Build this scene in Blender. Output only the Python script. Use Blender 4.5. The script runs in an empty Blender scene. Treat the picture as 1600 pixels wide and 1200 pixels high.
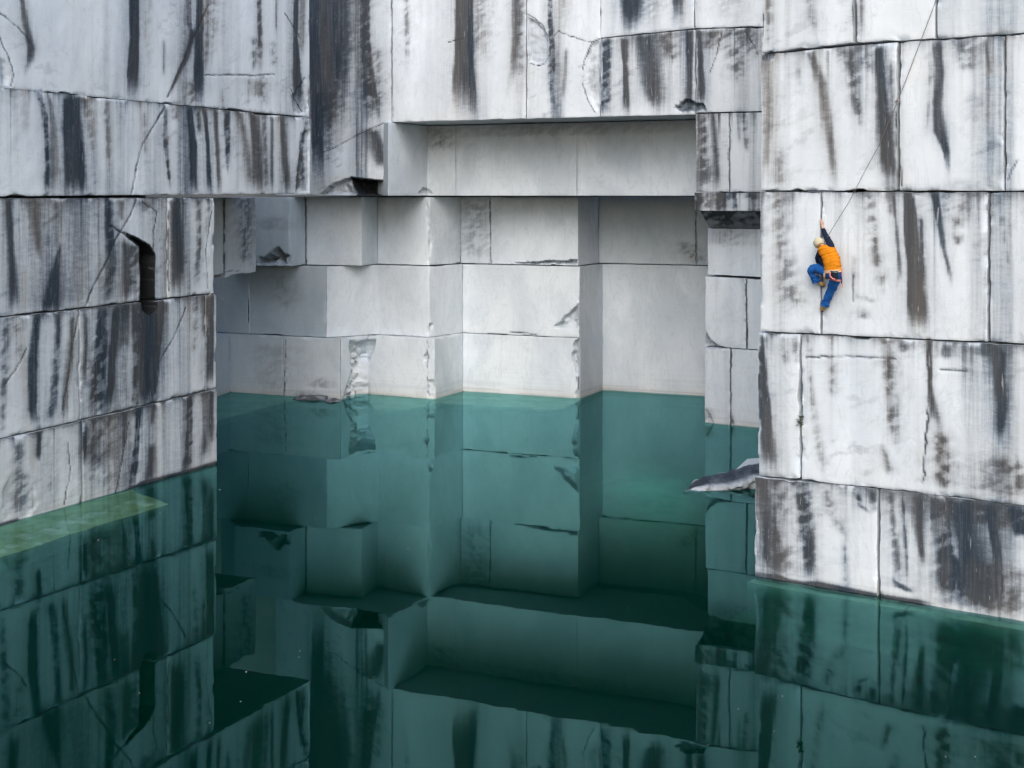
import bpy, bmesh, math, random
import numpy as np
from mathutils import Vector, Matrix

random.seed(7)
rng = np.random.default_rng(11)
sc = bpy.context.scene

# ------------------------------------------------------------------ camera, light, exposure
EYE = 8.5            # height of the eye above the water
F = 2200.0           # focal length in photograph pixels (photograph 1600 wide)
HOR = 305.0          # image row of the horizon
CX = 800.0
cam = bpy.data.cameras.new('camera')
cam.sensor_width = 36.0
cam.lens = 36.0 * F / 1600.0
cam.shift_y = -(600.0 - HOR) / 1600.0
cam.clip_end = 800
cam_o = bpy.data.objects.new('camera', cam)
cam_o.location = (0, 0, EYE)
cam_o.rotation_euler = (math.radians(90), 0, 0)
sc.collection.objects.link(cam_o)
sc.camera = cam_o

SUN_EL, SUN_AZ = math.radians(39), math.radians(183)   # azimuth clockwise from +Y: behind the camera, a little to the left
w = bpy.data.worlds.new('World'); sc.world = w; w.use_nodes = True
nt = w.node_tree; nt.nodes.clear()
sky = nt.nodes.new('ShaderNodeTexSky'); sky.sky_type = 'NISHITA'; sky.sun_disc = False
sky.sun_elevation = SUN_EL; sky.sun_rotation = SUN_AZ
sky.air_density = 1.2; sky.dust_density = 2.2; sky.ozone_density = 1.0
hs = nt.nodes.new('ShaderNodeHueSaturation'); hs.inputs['Saturation'].default_value = 1.0   # overcast: much of the blue is gone
bg = nt.nodes.new('ShaderNodeBackground'); bg.inputs['Strength'].default_value = 0.15
wo = nt.nodes.new('ShaderNodeOutputWorld')
nt.links.new(sky.outputs[0], hs.inputs['Color']); nt.links.new(hs.outputs[0], bg.inputs[0]); nt.links.new(bg.outputs[0], wo.inputs[0])

sun = bpy.data.lights.new('sun', 'SUN'); sun.energy = 1.15; sun.angle = math.radians(50); sun.color = (1.0, 0.99, 0.98)
sun_o = bpy.data.objects.new('sun', sun); sc.collection.objects.link(sun_o)
sd = Vector((math.sin(SUN_AZ) * math.cos(SUN_EL), math.cos(SUN_AZ) * math.cos(SUN_EL), math.sin(SUN_EL)))
sun_o.rotation_euler = sd.to_track_quat('Z', 'Y').to_euler()

sc.view_settings.view_transform = 'Standard'; sc.view_settings.look = 'None'
sc.view_settings.gamma = 1.0; sc.view_settings.exposure = 0.64
try: sc.view_settings.use_curve_mapping = False
except Exception: pass
sc.render.engine = 'CYCLES'
cy = sc.cycles
cy.use_denoising = True
cy.max_bounces = 10; cy.diffuse_bounces = 7; cy.glossy_bounces = 4; cy.transmission_bounces = 6
cy.volume_bounces = 2; cy.transparent_max_bounces = 12
cy.caustics_reflective = False; cy.caustics_refractive = True
cy.sample_clamp_indirect = 4.0

# ------------------------------------------------------------------ helpers
COL = sc.collection

def tag(o, label=None, cat=None, group=None, kind=None):
    if label: o['label'] = label
    if cat: o['category'] = cat
    if group: o['group'] = group
    if kind: o['kind'] = kind
    return o

def empty(name, loc=(0, 0, 0)):
    o = bpy.data.objects.new(name, None); COL.objects.link(o); o.location = loc
    o.empty_display_size = 0.3
    return o

def plan(x, v):
    """a point of the plan from an image column and the drop (rows under the horizon) of the waterline there"""
    Y = F * EYE / v
    return np.array([(x - CX) * Y / F, Y])

def hashn(ix, iy, seed):
    n = (ix.astype(np.int64) * 374761393 + iy.astype(np.int64) * 668265263 + seed * 1442695041) & 0xffffffff
    n = ((n ^ (n >> 13)) * 1274126177) & 0xffffffff
    n = n ^ (n >> 16)
    return (n & 0xffff) / 65535.0

def vnoise(x, y, seed=0):
    xi = np.floor(x); yi = np.floor(y); fx = x - xi; fy = y - yi
    fx = fx * fx * (3 - 2 * fx); fy = fy * fy * (3 - 2 * fy)
    a = hashn(xi, yi, seed); b = hashn(xi + 1, yi, seed); c = hashn(xi, yi + 1, seed); d = hashn(xi + 1, yi + 1, seed)
    return (a + (b - a) * fx) * (1 - fy) + (c + (d - c) * fx) * fy

def fbm(x, y, seed=0, o=4):
    s = 0; a = 0.5; t = 0
    for k in range(o):
        s = s + a * vnoise(x, y, seed + k * 17); t += a; a *= 0.5; x = x * 2.03 + 5.1; y = y * 2.03 + 1.7
    return s / t

def sstep(a, b, x):
    t = np.clip((x - a) / (b - a), 0, 1); return t * t * (3 - 2 * t)

def norm2(a): return a / np.hypot(*a)

class Wall:
    """a vertical face that follows a polyline of the plan; u runs along it, z is height over the water"""
    def __init__(self, pts, inward):
        self.p = [np.array(q, float) for q in pts]
        self.L = [float(np.hypot(*(self.p[i + 1] - self.p[i]))) for i in range(len(pts) - 1)]
        self.c = np.concatenate([[0], np.cumsum(self.L)])
        self.inw = norm2(np.array(inward, float))
    def from_px(self, x, y):
        """wall coordinates of an image point"""
        r = (x - CX) / F
        n = len(self.L); best = None
        for i in range(n):
            a = self.p[i]; d = (self.p[i + 1] - a) / self.L[i]
            den = d[0] - r * d[1]
            if abs(den) < 1e-9: continue
            t = (r * a[1] - a[0]) / den
            lo = -1e9 if i == 0 else -1e-6; hi = 1e9 if i == n - 1 else self.L[i] + 1e-6
            if lo <= t <= hi:
                Y = a[1] + d[1] * t
                if best is None or Y < best[2]:
                    best = (self.c[i] + t, EYE - (y - HOR) * Y / F, Y)
        return best[0], best[1]
    def pos(self, u):
        u = np.asarray(u, float)
        i = np.clip(np.searchsorted(self.c, u, side='right') - 1, 0, len(self.L) - 1)
        P = np.array(self.p[:-1])[i]; D = np.array([(self.p[k + 1] - self.p[k]) / self.L[k] for k in range(len(self.L))])[i]
        return P + D * (u - self.c[i])[..., None]
    def nrm(self, u):
        u = np.asarray(u, float)
        D = np.array([(self.p[k + 1] - self.p[k]) / self.L[k] for k in range(len(self.L))])
        N = np.stack([D[:, 1], -D[:, 0]], -1)
        i = np.clip(np.searchsorted(self.c, u, side='right') - 1, 0, len(self.L) - 1)
        n = N[i].copy()
        for k in range(1, len(self.L)):          # mitred at the corners
            m = np.abs(u - self.c[k]) < 0.02
            if m.any():
                q = N[k - 1] + N[k]; q = q / np.dot(q, N[k]); n[m] = q
        return n

def parse(txt):
    out = []
    for ln in txt.strip().splitlines():
        ln = ln.split('#')[0].strip()
        if not ln: continue
        head, *pts = ln.split(';')
        out.append(([float(a) if a.replace('.', '').replace('-', '').isdigit() else a for a in head.split()],
                    [[float(a) for a in p.split()] for p in pts]))
    return out

def poly_sd(u, z, poly):
    """signed distance to a polygon, negative inside"""
    inside = np.zeros(u.shape, bool); d = np.full(u.shape, 1e9)
    n = len(poly)
    for i in range(n):
        ax, ay = poly[i]; bx, by = poly[(i + 1) % n]
        ex, ey = bx - ax, by - ay; L2 = ex * ex + ey * ey + 1e-12
        t = np.clip(((u - ax) * ex + (z - ay) * ey) / L2, 0, 1)
        d = np.minimum(d, np.hypot(u - ax - t * ex, z - ay - t * ey))
        cond = ((ay > z) != (by > z)) & (u < (bx - ax) * (z - ay) / (by - ay + 1e-12) + ax)
        inside ^= cond
    return np.where(inside, -d, d)

def seg_d(u, z, pts):
    d = np.full(u.shape, 1e9)
    for i in range(len(pts) - 1):
        ax, ay = pts[i]; bx, by = pts[i + 1]
        ex, ey = bx - ax, by - ay; L2 = ex * ex + ey * ey + 1e-12
        t = np.clip(((u - ax) * ex + (z - ay) * ey) / L2, 0, 1)
        d = np.minimum(d, np.hypot(u - ax - t * ex, z - ay - t * ey))
    return d

class Marks:
    """streaks, cracks and broken places of one wall, kept in wall coordinates"""
    def __init__(self, wall, streaks='', cracks='', carves='', veins='', fresh=''):
        W = wall
        def conv(txt, wscale=True):
            res = []
            for head, pts in parse(txt):
                q = []
                for p in pts:
                    u, z = W.from_px(p[0], p[1])
                    if len(p) > 2:
                        u1, _ = W.from_px(p[0] + 1.0, p[1]); wd = p[2] * abs(u1 - u)
                        q.append((u, z, wd))
                    else: q.append((u, z))
                res.append((head, q))
            return res
        self.streaks = conv(streaks); self.cracks = conv(cracks); self.carves = conv(carves)
        self.veins = conv(veins); self.fresh = conv(fresh)

    @staticmethod
    def band(u, z, pts, soft, rag, seed):
        P = np.array(pts); zs = P[:, 1]
        if zs[0] < zs[-1]: P = P[::-1]; zs = P[:, 1]
        zi = -zs
        c = np.interp(-z, zi, P[:, 0]); hw = np.interp(-z, zi, P[:, 2]) * 0.5
        # ragged outline: slow wander + fibres that run downwards
        c = c + (fbm(z * 0.9, z * 0 + seed, seed, 3) - 0.5) * rag * 0.22
        e = (fbm(u * 16, z * 0.7, seed + 3, 3) - 0.5) * rag * 0.35 + (fbm(u * 5, z * 3.5, seed + 9, 4) - 0.5) * rag * 0.22
        d = np.abs(u - c) - hw + e
        side = np.where(u > c, 1.0, 0.55 + 0.9 * ((seed * 7919) % 13) / 13.0)      # one flank softer than the other
        sw = np.maximum(soft * hw * 1.75 * side, 0.016)
        m = 1 - sstep(-sw, sw, d)
        halo = np.exp(-np.clip(d, 0, None) / np.maximum(hw * 1.1, 0.06)) * 0.36
        m = np.maximum(m, halo) * (0.80 + 0.40 * (fbm(u * 11, z * 0.25, seed + 21, 3) - 0.35))
        m = np.clip(m, 0, 1)
        if soft >= 0.7 or seed % 3 == 0:      # worn, scuffed streaks: slanting scrapes break them up
            sc_ = sstep(0.36, 0.60, fbm(u * 3.2 + z * 1.4, z * 7.5 - u * 3.6, seed + 33, 5))
            m = m * (0.42 + 0.72 * sc_) if soft >= 0.7 else m * (0.62 + 0.45 * sc_)
        Lz = max(zs[0] - zs[-1], 0.05)
        endn = (fbm(u * 9, u * 0 + 2.2, seed + 5, 3) - 0.5) * min(0.5, Lz * 0.4)
        m = m * sstep(zs[-1] - 0.02 - 0.08 * Lz, zs[-1] + 0.22 * Lz, z + endn * 0.8) * sstep(zs[0] + 0.16, zs[0] - 0.12, z + endn * 0.35)
        return m

    def evaluate(self, u, z):
        st = np.zeros(u.shape); tn = np.zeros(u.shape); wsum = np.full(u.shape, 1e-4)
        disp = np.zeros(u.shape); vein = np.zeros(u.shape); fr = np.zeros(u.shape)
        u0, u1, z0, z1 = u.min(), u.max(), z.min(), z.max()
        def near(q, m=0.6):
            a = np.array([p[:2] for p in q])
            return not (a[:, 0].max() < u0 - m - 1 or a[:, 0].min() > u1 + m + 1 or a[:, 1].max() < z0 - .4 or a[:, 1].min() > z1 + .4)
        for k, (h, q) in enumerate(self.streaks):
            if not near(q): continue
            s, soft, tone = h[:3]; s = min(1.0, s ** 0.78)
            wd = np.mean([p[2] for p in q])
            m = s * self.band(u, z, q, soft, min(0.25, 0.05 + wd * 0.55), k * 7 + 1)
            st = 1 - (1 - st) * (1 - m); tn += tone * m; wsum += m
        for k, (h, q) in enumerate(self.veins):
            if not near(q): continue
            vein = np.maximum(vein, h[0] * self.band(u, z, q, h[1], 0.15, k * 13 + 5))
        for k, (h, q) in enumerate(self.fresh):
            if not near(q): continue
            fr = np.maximum(fr, 1.3 * h[0] * self.band(u, z, [(a_, b_, max(c_ * 1.5, .05)) for a_, b_, c_ in q], h[1], 0.03, k * 13 + 8))
        for k, (h, q) in enumerate(self.cracks):
            if not near(q): continue
            hw = h[0] * 0.5 * 0.02
            wob = (fbm(u * 6, z * 6, k + 40, 3) - 0.5) * 0.09
            d = np.abs(seg_d(u + wob, z + wob * 0.6, q))
            m = 1 - sstep(hw * 0.4, hw + 0.022, d)
            nb = 0.55 + 0.9 * (fbm(u * 3, z * 3, k + 90, 3) - 0.35)
            m = m * np.clip(nb, 0, 1)
            st = 1 - (1 - st) * (1 - m * 0.95); tn += 0.4 * m; wsum += m
            disp -= m * (0.02 + hw * 0.6)
        for k, (h, q) in enumerate(self.carves):
            if not near(q): continue
            depth, soft, dark, rough = h[:4]
            wob = (fbm(u * 5, z * 5, k + 60, 3) - 0.5) * 0.12 * rough
            sdv = poly_sd(u + wob, z - wob, q)
            m = sstep(0.0, soft, -sdv)
            rn = 1 + rough * 0.9 * (ridge(u * 2.2 + z * 1.3, z * 2.2 - u * 0.9, k + 70) - 0.5)
            disp -= depth * m * rn
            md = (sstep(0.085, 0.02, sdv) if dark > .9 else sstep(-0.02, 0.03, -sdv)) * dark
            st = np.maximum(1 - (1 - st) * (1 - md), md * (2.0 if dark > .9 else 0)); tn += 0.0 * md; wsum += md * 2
        return st, tn / wsum, disp, vein, fr

def ridge(x, y, seed):
    n = fbm(x, y, seed, 4); return 1 - np.abs(n * 2 - 1) * 1.6

NO_MARKS = None

def add_attr(me, name, arr):
    a = me.attributes.new(name, 'FLOAT', 'POINT'); a.data.foreach_set('value', np.ascontiguousarray(arr, np.float32))

def block_mesh(name, wall, quad, marks, du=0.04, dz=0.04, depth=3.0, proud=0.0, tone=0.5, chip=1.0, grime=0.4,
               streaky=0.0, seed=0, rough=1.0, wash=0.0, blue=0.0, clean=0.0, back=None, bottom_cut=None):
    """one marble block. quad = (u,z) of top-left, top-right, bottom-right, bottom-left"""
    (tlu, tlz), (tru, trz), (bru, brz), (blu, blz) = quad
    nu = max(2, int(max(abs(tru - tlu), abs(bru - blu)) / du) + 1)
    nz = max(2, int(max(abs(tlz - blz), abs(trz - brz)) / dz) + 1)
    S = np.linspace(0, 1, nu)
    # put a grid column on every corner of the polyline
    um0, um1 = 0.5 * (tlu + blu), 0.5 * (tru + bru)
    corners = [c for c in wall.c[1:-1] if um0 + 0.05 < c < um1 - 0.05]
    for c in corners:
        s = (c - um0) / (um1 - um0); i = int(np.argmin(np.abs(S - s))); i = min(max(i, 1), nu - 2); S[i] = s
    T = np.linspace(0, 1, nz)
    s, t = np.meshgrid(S, T)
    u = (tlu * (1 - s) + tru * s) * (1 - t) + (blu * (1 - s) + bru * s) * t
    z = (tlz * (1 - s) + trz * s) * (1 - t) + (blz * (1 - s) + brz * s) * t
    for c in corners:
        k = int(np.argmin(np.abs(S - (c - um0) / (um1 - um0)))); u[:, k] = c
    # distances to the four edges
    width = (um1 - um0); dl = s * width; dr = (1 - s) * width
    hh = np.maximum(tlz - blz, trz - brz); dt = t * hh; db = (1 - t) * hh
    de = np.minimum(np.minimum(dl, dr), np.minimum(dt, db))
    # ragged outline: the edge vertices move inward a little
    rag = (fbm(u * 3.0 + seed, z * 3.0, seed + 1, 4) ** 3) * 0.04 * chip
    big = sstep(0.70, 0.80, fbm(u * 0.9 + seed * 3.1, z * 0.9, seed + 2, 3)) * 0.03 * chip
    fall = lambda d: np.exp(-d / 0.05)
    uu = u + (rag + big) * (fall(dl) - fall(dr)) * 0.8
    zz = z - (rag + big) * (fall(dt) - fall(db)) * 0.9
    for c in corners:
        k = int(np.argmin(np.abs(S - (c - um0) / (um1 - um0)))); uu[:, k] = c
    # relief
    disp = proud + (fbm(u * 0.55, z * 0.45, seed + 5, 3) - 0.5) * 0.05 * rough + (fbm(u * 3.1, z * 2.3, seed + 6, 3) - 0.5) * 0.014 * rough
    chipm = sstep(0.55, 0.75, fbm(u * 2.4 + seed, z * 2.4, seed + 7, 4)) * np.exp(-(de / 0.07) ** 1.4) * chip
    disp = disp - 0.008 * np.exp(-de / 0.012) - 0.032 * chipm
    # corners of the polyline get broken arrises
    arris = np.zeros(u.shape)
    for c in corners:
        dcn = np.abs(u - c)
        am = np.exp(-dcn / 0.03) * (0.35 + 1.6 * sstep(0.45, 0.8, fbm(z * 1.6 + seed, z * 0 + c, seed + 8, 4)))
        disp = disp - 0.02 * am * chip; arris = np.maximum(arris, am)
    st = np.zeros(u.shape); tn = np.full(u.shape, 0.5); vein = np.zeros(u.shape); fr = np.zeros(u.shape)
    if marks is not None:
        st, tn, dm, vein, fr = marks.evaluate(u, z); disp = disp + dm
    # small run-off streaks that nobody could list one by one
    if streaky > 0:
        col = fbm(u * 3.3 + seed * 1.7, z * 0.10 + seed, seed + 11, 4)
        ln = 0.35 + 2.2 * vnoise(u * 4.5, u * 0 + seed, seed + 12)
        m = sstep(0.52, 0.88, col) * np.exp(-np.maximum(dt, 0) / ln) * streaky * 1.1
        m = np.maximum(m, sstep(0.50, 0.85, fbm(u * 1.5 + seed * 2.7, z * 0.06, seed + 19, 5)) * streaky * 0.55)
        st = 1 - (1 - st) * (1 - m)
        m2 = sstep(0.62, 0.90, fbm(u * 1.2 - z * .5 + seed, z * 2.2 + u * .8, seed + 14, 4)) * streaky * 0.16
        st = 1 - (1 - st) * (1 - m2)
        lg = sstep(0.56, 0.78, fbm(u * 0.9 + 40, z * 0.035, 777, 5)) * (0.55 + 0.8 * (fbm(u * 13, z * .2, 778, 3) - .3)) * streaky * 1.25
        st = 1 - (1 - st) * (1 - np.clip(lg, 0, .8))
        fine_ = fbm(u * 9.0 + seed, z * 0.16, seed + 17, 3)
        ln2 = 0.15 + 1.6 * vnoise(u * 9.0, u * 0 + seed, seed + 18) ** 2
        m3 = sstep(0.58, 0.80, fine_) * np.exp(-np.maximum(dt, 0) / ln2) * min(1, streaky * 1.5)
        st = 1 - (1 - st) * (1 - m3)
        # slanting scrapes left by the machines
        m4 = sstep(0.61, 0.72, fbm(u * 2.4 + z * 1.1 + seed, z * 6.5 - u * 2.6, seed + 24, 5)) * sstep(0.45, 0.7, fbm(u * .7, z * .7, seed + 25, 2)) * streaky * 0.45
        st = 1 - (1 - st) * (1 - m4)
    if grime > 0:
        gl = 0.03 + 0.16 * fbm(u * 4.2, u * 0 + 3, seed + 13, 4) ** 2 * 2
        g = np.exp(-dt / gl) * grime
        gb = np.exp(-db / 0.03) * grime * 0.5 * sstep(0.4, 0.7, fbm(u * 2, u * 0 + 9, seed + 15, 3))
        st = 1 - (1 - st) * (1 - np.maximum(g, gb))
    fr = np.maximum(fr, np.clip(chipm * 1.3 + arris * 0.5 + np.exp(-de / 0.02) * 0.35 * (fbm(u * 5, z * 5, seed + 21, 3) > 0.5), 0, 1))
    tn = np.clip(tn + (fbm(u * 2.4, z * .35, seed + 61, 3) - .5) * 1.1, 0, 1)
    st = st * (1 - 0.5 * np.clip(chipm, 0, 1))
    fr = np.maximum(fr, clean * (0.75 + 0.5 * fbm(u * .8, z * .8, seed + 51, 3)))
    if streaky > .3 and z.min() < 0 < z.max():  # undercut shadow along the waterline, painted as a thin dark band
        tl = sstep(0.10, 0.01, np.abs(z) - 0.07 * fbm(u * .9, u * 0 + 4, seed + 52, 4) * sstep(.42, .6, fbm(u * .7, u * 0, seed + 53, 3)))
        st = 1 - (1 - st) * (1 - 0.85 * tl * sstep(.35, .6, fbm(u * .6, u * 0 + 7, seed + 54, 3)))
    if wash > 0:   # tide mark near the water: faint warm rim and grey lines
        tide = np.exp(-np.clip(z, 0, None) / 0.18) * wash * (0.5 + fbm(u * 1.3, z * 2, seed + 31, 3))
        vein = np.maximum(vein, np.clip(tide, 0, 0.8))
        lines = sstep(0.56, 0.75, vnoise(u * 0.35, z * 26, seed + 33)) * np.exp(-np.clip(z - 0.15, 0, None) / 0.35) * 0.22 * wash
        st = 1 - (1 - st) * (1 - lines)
    P = wall.pos(uu.ravel()); N = wall.nrm(uu.ravel())
    if bottom_cut is not None:      # an undercut: the face leans inward below a height
        zc, k = bottom_cut; lean = np.clip(zc - z, 0, None) * k; disp = disp - lean
    XY = P + N * disp.ravel()[:, None]
    nV = nu * nz
    V = np.zeros((nV, 3)); V[:, :2] = XY; V[:, 2] = zz.ravel()
    idx = np.arange(nV).reshape(nz, nu)
    loop = np.concatenate([idx[0, :], idx[1:, -1], idx[-1, -2::-1], idx[-2:0:-1, 0]])
    inw = wall.inw if back is None else norm2(np.array(back, float))
    nb = len(loop)
    # side surfaces: ring copies of the outline going inwards
    rings = [0.0, 0.05, 0.25, 1.0] if depth > 1.5 else [0.0, 0.05, depth]
    rings = rings + ([depth] if depth > 1.5 else [])
    VV = [V]; base = V[loop]
    Pm = wall.pos(uu.ravel()[loop])
    cu = uu.ravel()[loop].mean(); cz = zz.ravel()[loop].mean()
    for r in rings[1:]:
        q = base.copy(); q[:, 0] += inw[0] * r; q[:, 1] += inw[1] * r
        wob = (fbm(q[:, 0] * 1.1 + q[:, 1], q[:, 2] * 1.1 + r * 2, seed + 40, 3) - 0.5) * (0.02 if r < 2 else 0)
        q[:, 2] += wob * np.sign(cz - q[:, 2])
        VV.append(q)
    V = np.concatenate(VV)
    a = idx[:-1, :-1].ravel(); b = idx[1:, :-1].ravel(); c = idx[1:, 1:].ravel(); d = idx[:-1, 1:].ravel()
    faces = [np.stack([a, b, c, d], 1)]
    prev = loop
    for k in range(len(rings) - 1):
        cur = nV + k * nb + np.arange(nb)
        faces.append(np.stack([prev, np.roll(prev, -1), np.roll(cur, -1), cur], 1)); prev = cur
    Q = np.concatenate(faces)
    nq = len(Q)
    me = bpy.data.meshes.new(name)
    me.vertices.add(len(V)); me.vertices.foreach_set('co', V.astype(np.float32).ravel())
    nl = nq * 4 + nb
    me.loops.add(nl); me.polygons.add(nq + 1)
    li = np.concatenate([Q.ravel(), prev[::-1]]).astype(np.int32)
    me.loops.foreach_set('vertex_index', li)
    me.polygons.foreach_set('loop_start', np.concatenate([np.arange(nq) * 4, [nq * 4]]).astype(np.int32))
    sm = np.ones(nq + 1, bool); sm[-1] = False
    me.polygons.foreach_set('use_smooth', sm)
    me.update(calc_edges=True)
    me.set_sharp_from_angle(angle=math.radians(42))
    nxt = len(V) - nV
    lp = loop; rep = len(rings) - 1
    ext = lambda arr: np.concatenate([arr.ravel(), np.tile(arr.ravel()[lp], rep)])
    add_attr(me, 'stain', np.concatenate([st.ravel(), np.concatenate([np.full(nb, 0.10 + 0.1 * min(r, 2)) for r in rings[1:]])]))
    add_attr(me, 'tone', ext(tn)); add_attr(me, 'vein', ext(vein)); add_attr(me, 'fresh', ext(fr) * np.concatenate([np.ones(nV), np.zeros(nxt)]))
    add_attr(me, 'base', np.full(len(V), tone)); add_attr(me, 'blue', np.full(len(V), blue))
    # wall coordinates in metres for the fine grain
    W2 = np.zeros((len(V), 3)); W2[:nV, 0] = u.ravel(); W2[:nV, 1] = z.ravel()
    off = nV
    for r in rings[1:]:
        W2[off:off + nb, 0] = u.ravel()[lp] + r; W2[off:off + nb, 1] = z.ravel()[lp] + r * 0.3; W2[off:off + nb, 2] = r; off += nb
    at = me.attributes.new('wallco', 'FLOAT_VECTOR', 'POINT'); at.data.foreach_set('vector', W2.astype(np.float32).ravel())
    return me

BLOCK_SEED = [100]
def block(wall, px, marks, parent, mat, px_z=None, **kw):
    """px = four image corners (tl, tr, br, bl)"""
    quad = [wall.from_px(*p) for p in px]
    quad = list(quad)
    if px_z:           # exact heights instead (top, bottom), None keeps
        zt, zb = px_z
        if zt is not None: quad[0] = (quad[0][0], zt); quad[1] = (quad[1][0], zt)
        if zb is not None: quad[2] = (quad[2][0], zb); quad[3] = (quad[3][0], zb)
    BLOCK_SEED[0] += 13
    me = block_mesh('marble_block', wall, quad, marks, seed=BLOCK_SEED[0], **kw)
    me.materials.append(mat)
    o = bpy.data.objects.new('marble_block', me); COL.objects.link(o); o.parent = parent
    o.matrix_parent_inverse = Matrix.Translation(-parent.location)
    return o

# ------------------------------------------------------------------ materials
def mat_new(name):
    m = bpy.data.materials.new(name); m.use_nodes = True; m.node_tree.nodes.clear(); return m, m.node_tree

class N:
    def __init__(s, t): s.t = t
    def __call__(s, typ, _in=None, **props):
        n = s.t.nodes.new(typ)
        for k, v in props.items(): setattr(n, k, v)
        for k, v in (_in or {}).items():
            if isinstance(v, bpy.types.NodeSocket): s.t.links.new(v, n.inputs[k])
            else: n.inputs[k].default_value = v
        return n
    def math(s, op, a, b=0.0, clamp=False):
        n = s.t.nodes.new('ShaderNodeMath'); n.operation = op; n.use_clamp = clamp
        for i, v in enumerate((a, b)):
            if isinstance(v, bpy.types.NodeSocket): s.t.links.new(v, n.inputs[i])
            else: n.inputs[i].default_value = v
        return n.outputs[0]
    def mix(s, f, a, b, blend='MIX'):
        n = s.t.nodes.new('ShaderNodeMix'); n.data_type = 'RGBA'; n.blend_type = blend
        for i, v in ((0, f), (6, a), (7, b)):
            if isinstance(v, bpy.types.NodeSocket): s.t.links.new(v, n.inputs[i])
            elif i == 0: n.inputs[0].default_value = v
            else: n.inputs[i].default_value = (*v, 1.0)
        return n.outputs[2]
    def ramp(s, f, lo, hi, a=0.0, b=1.0):
        n = s.t.nodes.new('ShaderNodeMapRange'); n.interpolation_type = 'SMOOTHSTEP'
        s.t.links.new(f, n.inputs[0])
        n.inputs[1].default_value = lo; n.inputs[2].default_value = hi; n.inputs[3].default_value = a; n.inputs[4].default_value = b
        return n.outputs[0]

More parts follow.
